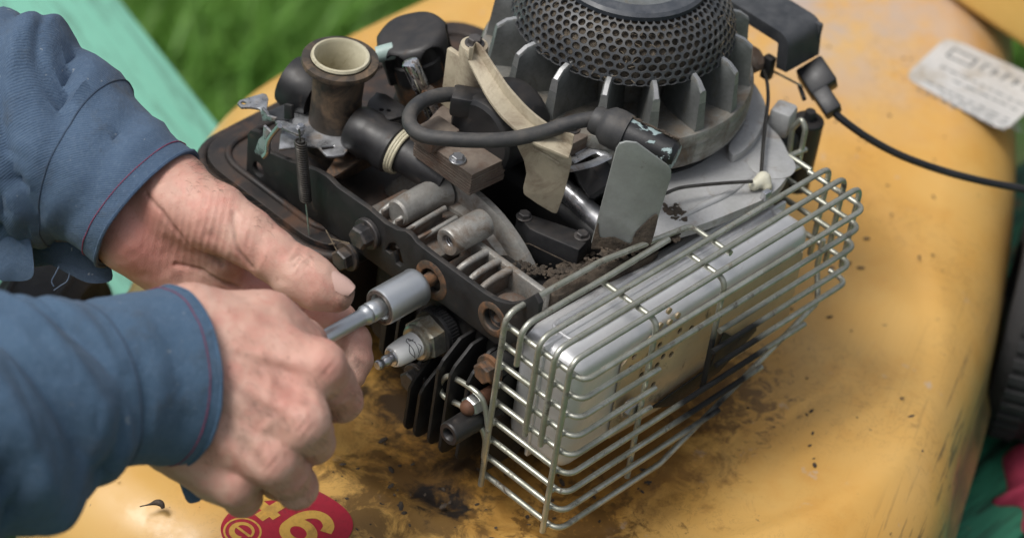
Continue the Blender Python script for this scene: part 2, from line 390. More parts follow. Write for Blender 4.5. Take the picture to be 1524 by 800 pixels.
mt['nail'] = None

def deck_paint(name):
    b = NB(name); x, y, z = b.sep(); x = b.math('ADD', x, .20); y = b.math('ADD', y, .14); z = b.math('SUBTRACT', z, .15)
    big = b.ramp(b.noise(.08, 5, .6), .36, .66); c = b.mix(big, (.61, .33, .075), (.63, .385, .118))
    c = b.mix(b.math('MULTIPLY', b.ramp(b.noise(.22, 8, .7), .52, .75), .55), c, (.54, .25, .04))
    # faded, chalky grey-lilac wear at the rear
    px = b.math('SUBTRACT', x, .50); py = b.math('SUBTRACT', y, .22)
    dist = b.math('SQRT', b.math('ADD', b.math('MULTIPLY', px, px), b.math('MULTIPLY', py, py)))
    ch = b.math('MULTIPLY', b.ramp(dist, .16, .02), b.ramp(b.noise(.2, 9, .75), .36, .58)); c = b.mix(ch, c, (.43, .37, .34))
    fl = b.math('MULTIPLY', b.ramp(b.noise(.45, 6, .7), .64, .70), .5); c = b.mix(fl, c, (.47, .42, .40))
    # oil film and darker patches round the engine foot, heavier to the cylinder side
    def blob(cx, cy, r0, r1, am, ns, lo, hi, colr, c, sx=1.):
        dx = b.math('MULTIPLY', b.math('SUBTRACT', x, cx*S), sx); dy = b.math('SUBTRACT', y, cy*S)
        d = b.math('SQRT', b.math('ADD', b.math('MULTIPLY', dx, dx), b.math('MULTIPLY', dy, dy)))
        val = b.math('ADD', b.noise(ns, 10, .72, dist=.5), b.ramp(d, r1*S, r0*S, -.30, .16))
        return b.mix(b.math('MULTIPLY', b.ramp(val, lo, hi), am), c, colr)
    c = blob(6, 7, 6, 15, .7, .25, .46, .64, (.34, .16, .03), c)
    c = blob(10, 5, 3, 13, .75, .6, .47, .62, (.20, .095, .025), c)
    c = blob(16, 3.5, 1, 10, .7, 1.3, .51, .60, (.10, .05, .018), c)
    c = blob(-2.5, 7, 2, 10, .8, .55, .50, .62, (.11, .06, .022), c)
    c = blob(-1.3, 6.0, .3, 4.2, .95, .7, .46, .62, (.014, .014, .015), c)
    c = blob(5, 11, 3, 9, .95, .4, .40, .58, (.03, .019, .011), c)  # near-black patch under the cylinder block
    c = blob(3, 0, .5, 11, .75, 1.0, .54, .62, (.11, .055, .018), c)
    rn = b.math('ABSOLUTE', b.math('SUBTRACT', b.noise(.55, 6, .7, dist=1.2), .5)); hair = b.math('MULTIPLY', b.ramp(rn, .010, .0), b.ramp(b.noise(.12, 3, .5), .42, .62, 0., .55)); c = b.mix(hair, c, (.12, .06, .02))
    # specks and dark scratches
    sp = b.ramp(b.noise(1.3, 4, .6), .70, .74); c = b.mix(b.math('MULTIPLY', sp, .85), c, (.03, .024, .018))
    mv = b.mapt((1/14, 1/420, 1/90), math.radians(24))
    s2 = b.nd('ShaderNodeTexNoise', Scale=1., Detail=4., Roughness=.6); b.put(s2.inputs['Vector'], mv)
    ex = b.math('SUBTRACT', x, .24); ey = b.math('SUBTRACT', y, -.08); edge = b.math('MULTIPLY', b.ramp(z, -.004, -.02), b.ramp(b.math('SQRT', b.math('ADD', b.math('MULTIPLY', ex, ex), b.math('MULTIPLY', ey, ey))), .15, .07))
    scr = b.math('MULTIPLY', b.ramp(s2.outputs['Fac'], .56, .62, 0., .75), edge); c = b.mix(scr, c, (.06, .045, .03))
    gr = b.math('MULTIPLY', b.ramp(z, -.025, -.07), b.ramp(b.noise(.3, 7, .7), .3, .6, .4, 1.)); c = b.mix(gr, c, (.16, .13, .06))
    b.put(b.b.inputs['Base Color'], c); b.put(b.b.inputs['Roughness'], b.mixf(b.ramp(b.noise(.35, 8, .7), .38, .62), .31, .54))
    h = b.noise(.9, 7, .7); h2 = b.noise(.15, 3, .5)
    b.put(b.b.inputs['Normal'], b.bump(h, .12, .03, b.bump(h2, .12, .3)))
    return b.m
mt['deck'] = deck_paint('worn_yellow_paint')
mt['yellow'] = M('yellow_paint', (.70, .47, .14), (.66, .42, .11), .1, (.35, .5), 0., dirt=((.50, .20, .05), .74, .84, .15), bump=(3, .1, .02), spk=0.05)

def painted_boards(name, c1, c2, rot, wear):
    b = NB(name)
    mv = b.mapt((1/10, 1/150, 1/40), rot)
    n = b.nd('ShaderNodeTexNoise', Scale=1., Detail=8., Roughness=.7, Distortion=.6); b.put(n.inputs['Vector'], mv); f = n.outputs['Fac']
    c = b.mix(b.ramp(f, .35, .65), c1, c2)
    c = b.mix(b.math('MULTIPLY', b.ramp(f, .50, .58), wear), c, (.012, .022, .014))
    c = b.mix(b.math('MULTIPLY', b.ramp(b.noise(.5, 6, .7), .62, .68), wear), c, (.30, .12, .03) if wear > .5 else (.10, .20, .14))
    b.put(b.b.inputs['Base Color'], c); b.b.inputs['Roughness'].default_value = .55
    b.put(b.b.inputs['Normal'], b.bump(f, .5*wear+.1, .12)); return b.m
mt['board_green'] = painted_boards('green_painted_board', (.035, .20, .11), (.03, .26, .15), 0., .9)
mt['board_teal'] = painted_boards('teal_painted_board', (.17, .45, .33), (.22, .51, .38), math.radians(75), .4)

def skin(name, c1, c2, c3):
    b = NB(name)
    c = b.mix(b.ramp(b.noise(.45, 5, .6), .36, .64), c1, c2)
    c = b.mix(b.math('MULTIPLY', b.ramp(b.noise(.7, 5, .65, dist=.4), .44, .70), .65), c, c3)
    c = b.mix(b.math('MULTIPLY', b.ramp(b.noise(2.6, 3, .5), .64, .76), .4), c, (.26, .10, .065))
    at = b.nd('ShaderNodeAttribute', _attribute_name='grime'); g = b.math('MULTIPLY', at.outputs['Fac'], b.ramp(b.noise(1.2, 7, .7), .35, .6, .25, 1.))
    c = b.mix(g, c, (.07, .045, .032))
    at2 = b.nd('ShaderNodeAttribute', _attribute_name='pink'); c = b.mix(b.math('MULTIPLY', at2.outputs['Fac'], .75), c, (.62, .235, .19))
    b.put(b.b.inputs['Base Color'], c); b.put(b.b.inputs['Roughness'], b.ramp(b.noise(.8, 4, .5), .3, .7, .48, .62))
    b.b.inputs['Subsurface Weight'].default_value = .08; b.b.inputs['Subsurface Radius'].default_value = (1., .35, .18); b.b.inputs['Subsurface Scale'].default_value = .0035
    v = b.nd('ShaderNodeTexVoronoi', _feature='DISTANCE_TO_EDGE', Scale=1100.); b.put(v.inputs['Vector'], b.tc)
    h = b.ramp(v.outputs['Distance'], 0., .35); h2 = b.noise(3., 5, .7)
    b.put(b.b.inputs['Normal'], b.bump(h, .6, .016, b.bump(h2, .45, .035))); return b.m
mt['skin'] = skin('weathered_skin', (.56, .315, .24), (.62, .385, .30), (.54, .21, .165))
mt['nail'] = M('fingernail', (.60, .40, .34), (.55, .36, .30), .8, (.25, .35), 0., bump=(5, .08, .01), spk=0.05)
mt['hair'] = M('arm_hair', (.09, .06, .04), (.13, .09, .06), 1., (.5, .6), 0., bump=None)

def twill(name, c1, c2, fade):
    b = NB(name)
    uv = b.nd('ShaderNodeUVMap').outputs[0]
    big = b.ramp(b.noise(.28, 6, .65), .36, .66); c = b.mix(big, c1, c2)
    wv = b.nd('ShaderNodeTexWave', _wave_type='BANDS', _bands_direction='DIAGONAL', Scale=4.2, Distortion=.8, Detail=2.); b.put(wv.inputs['Vector'], uv)
    wf = wv.outputs['Fac']; c = b.mix(b.math('MULTIPLY', wf, .38), c, fade)
    fn = b.noise(5., 4, .7); c = b.mix(b.math('MULTIPLY', b.ramp(fn, .48, .7), .45), c, fade); lint = b.ramp(b.noise(2.2, 2, .5), .73, .76); c = b.mix(b.math('MULTIPLY', lint, .5), c, (.3, .32, .33))
    st = b.math('MULTIPLY', b.ramp(b.noise(.45, 8, .75), .55, .72), .5); c = b.mix(st, c, (.045, .045, .042))
    b.put(b.b.inputs['Base Color'], c); b.b.inputs['Roughness'].default_value = .85
    b.b.inputs['Sheen Weight'].default_value = .06; b.b.inputs['Sheen Roughness'].default_value = .5
    b.put(b.b.inputs['Normal'], b.bump(wf, .45, .03, b.bump(b.noise(8., 4, .7), .5, .04, b.bump(b.noise(.9, 6, .7), .8, .16)))); return b.m
mt['denim'] = twill('blue_grey_twill', (.038, .074, .135), (.056, .100, .170), (.105, .155, .22))
mt['denim2'] = twill('blue_twill', (.034, .078, .140), (.050, .106, .178), (.11, .165, .24))
mt['denim_in'] = twill('dark_twill_inside', (.025, .045, .08), (.035, .06, .1), (.05, .08, .12))
mt['thread'] = M('wine_red_thread', (.27, .035, .085), (.2, .03, .07), 2., (.7, .8), 0., bump=None)
mt['blue_thread'] = M('blue_thread', (.05, .08, .13), (.08, .11, .16), 2., (.7, .8), 0., bump=None)

def grass_mat(name):
    b = NB(name); c = b.mix(b.ramp(b.noise(.05, 4, .6), .35, .65), (.10, .26, .03), (.18, .38, .06))
    c = b.mix(b.ramp(b.noise(.5, 2, .5), .4, .8), c, (.22, .38, .08))
    b.put(b.b.inputs['Base Color'], c); b.b.inputs['Roughness'].default_value = .5
    tr = b.nd('ShaderNodeBsdfTranslucent'); b.put(tr.inputs['Color'], c); mx = b.nd('ShaderNodeMixShader'); mx.inputs[0].default_value = .3
    b.t.links.new(b.b.outputs[0], mx.inputs[1]); b.t.links.new(tr.outputs[0], mx.inputs[2]); b.t.links.new(mx.outputs[0], b.out.inputs['Surface']); return b.m
mt['grass'] = grass_mat('grass_blade')
mt['ground'] = M('garden_soil_moss', (.035, .085, .015), (.05, .07, .02), .08, (.9, 1.), 0., bump=(1, .5, .3))

# ---------------------------------------------------------------- setting: ground, grass
rnd = random.Random(7)
gz = -88.
g = mesh('ground', [(-2500, -2500, gz), (2500, -2500, gz), (2500, 2500, gz), (-2500, 2500, gz)], [(0, 1, 2, 3)], mt['ground']); g['kind'] = 'structure'
def make_grass():
    n = 34000; r = np.random.default_rng(3)
    cx = r.uniform(45, 230, n); cy = r.uniform(70, 270, n)
    patch = vnoise(np.stack([cx/16, cy/16, cx*0], 1), 5)
    h = (10+6*patch+r.uniform(-3, 5, n)).clip(4); a = r.uniform(0, 2*math.pi, n); lean = r.uniform(.15, .75, n)*h; wd = r.uniform(.35, .8, n)
    dx, dy = np.cos(a), np.sin(a); V = np.zeros((n, 7, 3)); 
    for k, t in enumerate((0, .4, .75)):
        bx, by, bz = cx+dx*lean*t*t, cy+dy*lean*t*t, gz+h*t*(1-.15*t)
        ww = wd*(1-.75*t*t)*.5
        V[:, 2*k] = np.stack([bx-dy*ww, by+dx*ww, bz], 1); V[:, 2*k+1] = np.stack([bx+dy*ww, by-dx*ww, bz], 1)
    V[:, 6] = np.stack([cx+dx*lean, cy+dy*lean, gz+h*.86], 1)
    base = np.arange(n)*7; Fq = []
    for k in (0, 2): Fq.append(np.stack([base+k, base+k+1, base+k+3, base+k+2], 1))
    T = np.stack([base+4, base+5, base+6], 1)
    return V.reshape(-1, 3), np.concatenate(Fq).tolist()+T.tolist()
o = mesh('grass', *make_grass(), mt['grass'], None, 180, 'stuff'); tag(o, 'rough green lawn grass beyond the painted boards', 'grass')

# green painted bench: one wide teal board on the far left, grained boards under the mower's right side
tb = -15.
def board(name, pts, th, m, parent): return slab(name, [(*p, tb-th) for p in pts], (0, 0, th), m, parent, w=.25)
e0 = P(180, 0, z=tb)[:2]; e1 = P(330, 190, z=tb)[:2]; ed = nrm(e0-e1); en = A([-ed[1], ed[0]])
bt = thing('painted_bench', 'teal painted wooden bench with a straight edge against the grass', 'bench', (e1[0]-12, e1[1], gz))
def strip(a0, a1, o0, o1): return [e1+ed*a0+en*o0, e1+ed*a1+en*o0, e1+ed*a1+en*o1, e1+ed*a0+en*o1]
board('board', strip(-26, 75, 0, 14.6), 3, mt['board_teal'], bt)
board('board', strip(-26, 75, 15, 31), 3, mt['board_teal'], bt)
board('board', strip(-26, 75, 31.4, 60), 3, mt['board_teal'], bt)
for a, o_ in ((-20, 4), (68, 4), (-20, 54), (68, 54)):
    c = e1+ed*a+en*o_; box('leg', (c[0], c[1], (gz+tb-3)/2), (5, 5, tb-3-gz), mt['board_teal'], bt, w=.3)
bg_ = thing('grained_bench', 'darker green bench of grained boards with flaking paint and rust specks', 'bench', (45, -18, gz))
for k in range(4):
    y0 = 14-k*11.; board('board', [(6, y0-10.85), (120, y0-10.85), (120, y0), (6, y0)], 3, mt['board_green'], bg_)
for x_, y_ in ((12, 9), (112, 9), (12, -26), (112, -26)): box('leg', (x_, y_, (gz+tb-3)/2), (5, 5, tb-3-gz), mt['board_green'], bg_, w=.3)

# ---------------------------------------------------------------- lawn mower: pressed steel deck
mower = thing('lawn_mower', 'worn yellow pressed steel mower deck carrying the opened engine', 'lawn mower', (20, 14, tb))
OUT = [(-15.6, 21), (-15.2, 12), (-10, 2), (0, -6.5), (10, -10.6), (19, -10.6), (27, -6.6), (37, -1.6), (47, 4.6), (57, 12), (68, 21), (76, 30), (76, 41), (64, 46), (48, 44), (33.5, 41.2), (22, 40.8), (13.5, 39.6), (6.5, 36), (-.5, 31.3), (-8.5, 26.6)]
outl = A(smooth_path([A([*p, 0.]) for p in OUT], 10, True))[:, :2]
CR = A([16.6, 13.4])
def deck_mesh():
    n = len(outl); ts = np.concatenate([np.linspace(.12, .62, 26), np.linspace(.63, 1, 46)])
    Q = CR+(outl[None]-CR)*ts[:, None, None]                     # rings x n x 2
    flat = Q.reshape(-1, 2); dmin = np.full(len(flat), 1e9)
    for i in range(n):
        a, b = outl[i], outl[(i+1) % n]; ba = b-a; t = np.clip(((flat-a)@ba)/(ba@ba), 0, 1)
        dmin = np.minimum(dmin, np.linalg.norm(flat-a-t[:, None]*ba, axis=1))
    Rr = 5.0; k = np.clip(1-dmin/Rr, 0, 1); z = -Rr*(1-np.sqrt(np.clip(1-k*k, 0, 1)))*.95
    rad = np.hypot(*(flat-CR).T); sm = lambda x: x*x*(3-2*x)
    z += .5*sm(np.clip((rad-19.0)/1.8, 0, 1))*(1-k)-.5
    z += .03*vnoise(np.c_[flat/7., flat[:, :1]*0], 2)
    V = np.c_[flat, z].reshape(len(ts), n, 3)
    last = V[-1].copy(); sk = []
    for dz, off in ((-1.6, .15), (-3.4, .35), (-4.6, .9), (-4.7, .5)):
        q = last.copy(); q[:, 2] += dz; nv = outl-CR; nv = nv/np.linalg.norm(nv, axis=1)[:, None]; q[:, :2] += nv*off; sk.append(q)
    V = np.concatenate([V, A(sk)]); r_ = len(V); Fc = []
    for i in range(r_-1):
        for j in range(n): Fc.append((i*n+j, i*n+(j+1) % n, (i+1)*n+(j+1) % n, (i+1)*n+j))
    Fc.append(tuple(range(n-1, -1, -1)))
    return V.reshape(-1, 3), [f[::-1] for f in Fc]
deck = mesh('deck', *deck_mesh(), mt['deck'], mower, 60)
# raised rear housing across the deck
ax_, bx_ = P(1405, -2, z=.2), P(1524, 78, z=.2)
hv = nrm((bx_-ax_)*[1, 1, 0]); hn = A([-hv[1], hv[0], 0]); hn = hn if hn[0] > 0 else -hn
hc = ax_+hv*5+hn*11
mb = MB().add(*box_g(hc+[0, 0, 3.0], (44, 22, 6.), (hv, hn, (0, 0, 1)), .8, 3)).add(*box_g(hc+[0, 0, 6.3]-hn*.4, (45.5, 23.5, .8), (hv, hn, (0, 0, 1)), .3, 2))
mb.obj('rear_housing', mt['yellow'], mower)
# wheels
def wheel(c, axis, R, wd, tread=True):
    t = lathe('wheel', [(R*.62, -wd/2), (R*.9, -wd/2), (R*.985, -wd*.36), (R, -wd*.2), (R, wd*.2), (R*.985, wd*.36), (R*.9, wd/2), (R*.62, wd/2), (R*.62, -wd/2)], c, axis, mt['tyre'], mower, 56, cap0=False, cap1=False)
    mb = MB()
    if not tread: mb.add(*tube_g(circ(A(c)+nrm(axis)*wd*.3, *perp(axis), R*.97, 48), .3, 8, True)); mb.add(*tube_g(circ(A(c)-nrm(axis)*wd*.3, *perp(axis), R*.97, 48), .3, 8, True))
    for k in range(44 if tread else 0):
        a = 2*math.pi*k/44; u, v = perp(axis); d = math.cos(a)*u+math.sin(a)*v
        for sgn in (-1, 1): mb.add(*box_g(A(c)+d*(R+.05)+nrm(axis)*wd*.2*sgn, (.32, .62, wd*.3), (d, np.cross(nrm(axis), d), axis), .06, 1))
    mb.obj('tread', mt['tyre'], t)
    lathe('rim', [(R*.2, -wd*.42), (R*.25, -wd*.3), (R*.5, -wd*.3), (R*.64, -wd*.45), (R*.64, wd*.45), (R*.5, wd*.3), (R*.2, wd*.3)], c, axis, mt['grey_plastic'], t, 40)
wheel(P(1556, 480, z=tb+7.2), (.50, -.86, 0), 7.2, 5.)
wt_ = P(58, 421, z=-2.); wheel((wt_[0], wt_[1], tb+6.5), (-.5, .86, 0), 6.5, 4.4, False)
wheel((-16.5, 4.0, tb+8.0), (.8, .6, 0), 7.0, 4.)
# paper rating label on the deck
lc = [P(*q, z=.05) for q in ((1345, 115), (1410, 54), (1570, 128), (1494, 197))]
lab = slab('rating_label', fillet(lc, 1.0, 5, True), (0, 0, .02), M('faded_label', (.56, .56, .55), (.47, .465, .45), .25, (.5, .65), 0., dirt=((.33, .28, .21), .62, .80, .35), bump=(6, .1, .01)), mower, w=0)
lu = nrm(lc[2]-lc[1]); lv = nrm(lc[0]-lc[1]); mk = M('faded_print', (.06, .08, .09), (.2, .21, .21), 1.2, (.6, .7), 0., bump=None)
def lrect(u0, v0, u1, v1, mb): mb.add(*slab_g([lc[1]+lu*u+lv*v+[0, 0, .024] for u, v in ((u0, v0), (u1, v0), (u1, v1), (u0, v1))], (0, 0, .012), 0))
mb = MB()
for u0, v0, u1, v1 in ((.9, .9, 2.7, 1.05), (.9, 1.9, 2.7, 2.05), (.9, 1.05, 1.05, 1.9), (2.55, 1.05, 2.7, 1.9)): lrect(u0, v0, u1, v1, mb)
for k in range(7): lrect(3.2+k*.75, .95, 3.35+k*.75, 1.9, mb); lrect(3.35+k*.75, .95+.4*(k % 2), 3.62+k*.75, 1.12+.4*(k % 2), mb)
for row, (v, n) in enumerate(((3.2, 9), (4.0, 6), (5.3, 12), (5.8, 12), (6.4, 9))):
    u = 1.2+1.3*(row % 2)
    for k in range(n):
        l = rnd.uniform(.3, .8); lrect(u, v, u+l, v+.13, mb); u += l+rnd.uniform(.15, .35)
mb.obj('print_marks', mk, lab)
# red model-number decal: a rounded red field with 46 in the deck colour
dz0 = .045
def dz_at(p): return A([p[0], p[1], dz0])
d6 = P(444, 792, z=dz0); gu = A([0, -1., 0]); gv = A([1., 0, 0])      # glyph right / glyph up
def G(u, v, h=0): return d6+gu*u+gv*v+A([0, 0, h])
YEL = M('decal_yellow', (.66, .40, .09), (.60, .34, .07), .2, (.35, .5), 0., dirt=((.35, .2, .05), .6, .8, .4), bump=(5, .1, .01))
edge = smooth_path([G(*q) for q in ((1.45, 2.25), (1.95, .8), (1.7, -1.2), (.6, -2.7), (-1.2, -3.2), (-2.6, -2.7), (-3.2, -1.3), (-3.2, .6), (-2.7, 1.9), (-1.5, 2.65), (.3, 2.85))], 8, True)
dec = slab('number_decal', edge, (0, 0, .02), mt['decal_red'], mower, w=0)
def stroke(pts, wd, name='numeral', closed=False, h=.024):
    pts = [A(p, float) for p in pts]; n = len(pts); L_, R_ = [], []
    for i in range(n):
        d = nrm((pts[(i+1) % n] if closed or i < n-1 else pts[i])-(pts[i-1] if closed or i else pts[i])); s_ = A([-d[1], d[0]])
        ww = wd[i] if hasattr(wd, '__len__') else wd
        L_.append(pts[i]+s_*ww/2); R_.append(pts[i]-s_*ww/2)
    V = [G(*p, h) for p in L_]+[G(*p, h) for p in R_]
    V += [v+[0, 0, .012] for v in V]; Fc = []; N2 = 2*n
    for i in range(n if closed else n-1):
        j = (i+1) % n; Fc += [(N2+i, N2+j, N2+n+j, N2+n+i), (i, j, N2+j, N2+i), (n+i, N2+n+i, N2+n+j, n+j)]
    return A(V), Fc
mb = MB()
mb.add(*stroke([(.72*math.cos(a), .62*math.sin(a)) for a in np.linspace(0, 2*math.pi, 32, endpoint=False)], .52, closed=True))
arc = [(-.72, .0), (-.74, .6), (-.62, 1.1), (-.3, 1.5), (.15, 1.62), (.62, 1.42), (.85, 1.02)]
arc = [p[:2] for p in smooth_path([A([*p, 0]) for p in arc], 5)]
mb.add(*stroke(arc, list(np.linspace(.52, .56, len(arc))), h=.028)); mb.obj('numeral', YEL, dec)
mb = MB(); mb.add(*stroke([(-1.95, -.85), (-1.95, 1.9)], .58)); mb.add(*stroke([(-1.4, -.15), (-3.2, -.15)], .5, h=.028)); mb.add(*stroke([(-3.05, -.1), (-1.95, 1.75)], .5, h=.032)); mb.obj('numeral', YEL, dec)
mb = MB(); cc = A([-1.75, -2.05])
mb.add(*stroke([cc+.88*A([math.cos(a), math.sin(a)]) for a in np.linspace(0, 2*math.pi, 32, endpoint=False)], .1, closed=True))
mb.add(*stroke([cc+A([.52*math.cos(a), .52*math.sin(a)]) for a in np.linspace(.1, 5.4, 26)], list(np.linspace(.1, .34, 26)), h=.028)); mb.add(*stroke([cc+A([-.45, -.02]), cc+A([.5, .05])], .14, h=.032)); mb.obj('round_emblem', YEL, dec)
# twig of dried grass lying on the deck
tw = [P(*q, z=zz) for q, zz in (((208, 753), .12), ((222, 750), .16), ((233, 747), .26), ((240, 749), .28), ((243, 756), .14))]
o = tube('seed_husk', smooth_path(tw, 4), [.03, .03, .03, .04, .05, .07, .1, .13, .15, .16, .17, .17, .16, .15, .13, .11, .08], M('husk', (.035, .025, .02), (.07, .05, .035), 2., (.6, .8), 0., bump=(5, .5, .03)), None, 8)
tag(o, 'tiny dark curled husk lying on the yellow deck by the cuff', 'husk')
# crimson rag on the grained bench
def rag():
    n = 40; c = P(1580, 728, z=tb); V = []
    for i in range(n+1):
        for j in range(n+1):
            u, v = i/n*2-1, j/n*2-1; x = u*4.2; y = v*3.2
            hh = 2.2*math.exp(-(u*1.1)**2-(v*1.1)**2)+1.3*abs(math.sin(3.1*u+1.7*v+.6*math.sin(4*v)))*(1-.55*max(abs(u), abs(v)))+.25
            V.append((c[0]+x*(1-.2*v*v)+.8*math.sin(5*v), c[1]+y*(1-.3*u*u)+.8*math.sin(4*u+1), tb+hh*(1-max(abs(u), abs(v))**6*.85)))
    Fc = [(i*(n+1)+j, (i+1)*(n+1)+j, (i+1)*(n+1)+j+1, i*(n+1)+j+1) for i in range(n) for j in range(n)]
    V = A(V); return np.concatenate([V, V-[0, 0, .12]]), Fc+[tuple(k+len(V) for k in reversed(f)) for f in Fc]
o = mesh('rag', *rag(), mt['rag'], None, 180); tag(o, 'crumpled crimson rag on the dark green bench', 'rag')

# ---------------------------------------------------------------- the engine
eng = thing('mower_engine', 'dirty opened single-cylinder mower engine with flywheel, carburettor and caged muffler', 'engine', (14, 13, 0))
XH = A([1., 0, 0]); YH = A([0, 1., 0]); ZH = A([0, 0, 1.])
# crankcase and cylinder block (mostly in shadow)
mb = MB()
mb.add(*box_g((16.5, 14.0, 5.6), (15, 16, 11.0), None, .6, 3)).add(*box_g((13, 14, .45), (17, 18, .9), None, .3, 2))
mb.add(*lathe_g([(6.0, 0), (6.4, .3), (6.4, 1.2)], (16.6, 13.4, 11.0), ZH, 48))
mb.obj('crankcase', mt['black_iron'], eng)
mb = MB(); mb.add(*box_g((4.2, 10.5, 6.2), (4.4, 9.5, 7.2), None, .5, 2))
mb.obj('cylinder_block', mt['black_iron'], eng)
# barrel flange behind the head plate
lathe('barrel_flange', [(6.35, 0), (6.35, .35), (6.1, .5), (5.3, .5), (5.15, .9), (4.6, 1.0)], (6.0, 12.72, 5.5), -XH, mt['cast'], eng, 72)
lathe('barrel', [(4.9, 0), (5.0, .25), (5.0, 1.4), (4.7, 1.55)], (5.1, 12.3, 5.6), -XH, mt['cast_dark'], eng, 72)
# cast top of the cylinder with its rail, pockets and ribs
cas = box('cylinder_casting', (2.75, 8.0, 9.4), (2.7, 5.8, 1.3), mt['cast_dark'], eng, w=.15)
slab('rail', [(3.55, 10.4, 11.2), (3.95, 10.4, 11.2), (3.95, 5.3, 11.2), (3.55, 5.3, 11.2)], (0, 0, -1.6), mt['cast'], cas, w=.12)
for y in (9.45, 8.6, 7.8):
    pth = smooth_path([(1.4, y+.16, 9.2), (1.5, y+.14, 10.1), (1.85, y+.08, 10.75), (2.5, y, 11.05), (3.6, y-.05, 11.12)], 6)
    tube('rib', pth, [.21-.03*math.sin(3.1*k/len(pth)) for k in range(len(pth))], mt['cast'], cas, 10)
    box('rib_web', (2.7, y, 10.2), (1.9, .2, 1.4), mt['cast_dark'], cas, w=.05)
lathe('lug', [(1.15, -.2), (1.1, .25), (.8, .65), (.35, .85), (.05, .9)], (2.4, 6.35, 9.9), ZH, mt['cast_dark'], cas, 24, angle=80)
# ribs and bosses on the left of the casting
cl = box('valve_chest_casting', (3.2, 13.6, 9.6), (2.9, 5.0, 1.6), mt['cast_dark'], eng, w=.2)
for i, (y, zt) in enumerate(((14.9, 11.2), (13.9, 11.1), (13.1, 11.0), (12.3, 10.9))):
    pth = smooth_path([(1.5, y+.2, 9.9), (1.8, y+.12, 10.7), (2.6, y, zt), (4.3, y-.1, zt+.2)], 5)
    tube('rib', pth, .15, mt['cast'], cl, 8)
    box('rib_web', (3.0, y, 10.4), (2.4, .18, 1.3), mt['cast_dark'], cl, w=.05)
lathe('stud_boss', [(.62, 0), (.72, .12), (.76, 2.6), (.95, 3.1)], P(590, 318, x=2.2), XH, mt['cast'], cl, 28)
def boss(c, L, r):
    prof = [(r*.1, 1.0), (r*.42, 1.0), (r*.42, .25), (r*.5, .05), (r*.62, 0), (r*.9, 0), (r, .1), (r*1.03, L*.9), (r*1.0, L)]
    b_ = lathe('threaded_boss', prof, c, XH, mt['cast'], eng, 36, angle=40)
    mb = MB()
    for k in range(5): mb.add(*tube_g(circ(A(c)+XH*(.25+.14*k), YH, ZH, r*.42, 20), .035, 6, True))
    mb.obj('thread', mt['zinc'], b_)
boss(P(665, 361, x=2.0), 2.5, .74)
# head plate (black painted steel bar across the head)
pt_px = [(368, 200), (372, 194), (386, 197), (391, 206), (397, 226), (430, 240), (470, 254), (486, 263), (502, 279), (548, 311), (572, 332), (590, 342), (603, 344), (612, 351), (619, 361), (642, 379), (687, 412), (720, 436), (738, 447), (757, 452), (776, 449), (795, 438), (803, 452), (797, 480), (775, 505), (752, 516), (736, 511), (660, 454), (592, 411), (583, 412), (541, 381), (502, 353), (450, 322), (400, 292), (376, 276), (366, 262)]
holes = []
for (hx, hy, hr) in ((384, 252, .42), (642, 417, .62), (733, 475, .55)):
    holes.append(circ(P(hx, hy, x=1.), YH, ZH, hr, 22))
sl_ = [P(q[0], q[1], x=1.) for q in ((573, 372), (579, 362), (587, 361), (594, 370), (600, 392), (596, 397), (589, 392), (586, 374), (580, 378))]
hp = slab('head_plate', [P(*q, x=1.) for q in pt_px], (.32, 0, 0), mt['black_steel'], eng, w=.05, holes=holes+[sl_])
for (hx, hy, hr) in ((642, 417, .62), (733, 475, .55)):
    lathe('bushing_ring', [(hr*1.02, .3), (hr*1.02, .02), (hr*1.1, -.06), (hr*1.5, -.08), (hr*1.72, -.02), (hr*1.75, .05)], P(hx, hy, x=1.), XH, mt['rusty'], hp, 30, cap0=False, cap1=False)
mb = MB(); c0 = P(733, 475, x=1.)+XH*.3
mb.add(*lathe_g([(.5, .25), (.5, .0), (.3, -.05), (.25, .12), (.05, .12)], c0, XH, 22))
mb.obj('recessed_screw', mt['dark_bolt'], hp)
b1 = bolt('head_bolt', P(549, 346, x=.95), -XH, .62, .85, mt['dark_bolt'], hp, u=(0, .6, .8))
# rusty upright tab and inclined strip growing from the plate towards the carburettor
arm = slab('bracket_arm', fillet([P(*q, z=10.6) for q in ((484, 258), (498, 263), (556, 224), (552, 212), (530, 214), (500, 234))], .2, 3, True), (0, 0, -.2), mt['rusty'], hp, w=.04)
ho = P(548, 218, z=10.5); hn_ = A([_H[0], _H[1], 0])
slab('upright_tab', fillet([PL(*q, ho, hn_) for q in ((537, 158), (553, 178), (555, 222), (546, 226), (541, 208), (546, 196))], .1, 2, True), hn_*.18, mt['rusty'], arm, w=.03)
# black head fins
def fin(y, x0, zt, zb, cut):
    pts = [(3.0, zt+1.), (x0+1.4, zt+.9), (x0+.35, zt+.05), (x0+.08, zt-.4), (x0, zb+.5), (x0+.15, zb+.12), (x0+.5, zb), (3., zb)]
    return fillet([A([p[0], y, p[1]]) for p in pts], .25, 3, True)
head = box('cylinder_head', (2.2, 9.6, 5.4), (1.2, 9.0, 6.0), mt['black_iron'], eng, w=.3)
for y, x0, zt, zb in ((4.9, .2, 7.3, 1.6), (6.0, -.5, 7.6, 1.9), (6.9, -.8, 7.6, 1.9), (7.7, -.8, 7.4, 1.9), (8.5, -1.0, 5.3, 1.9), (9.2, -1.0, 5.2, 1.9), (10.0, .2, 5.2, 3.0), (10.9, .5, 5.4, 3.2), (11.8, .5, 7.0, 3.4), (12.7, .6, 7.2, 3.4)):
    slab('fin', fin(y, x0, zt, zb, 0), (0, .17, 0), mt['black_iron'], head, w=.05)
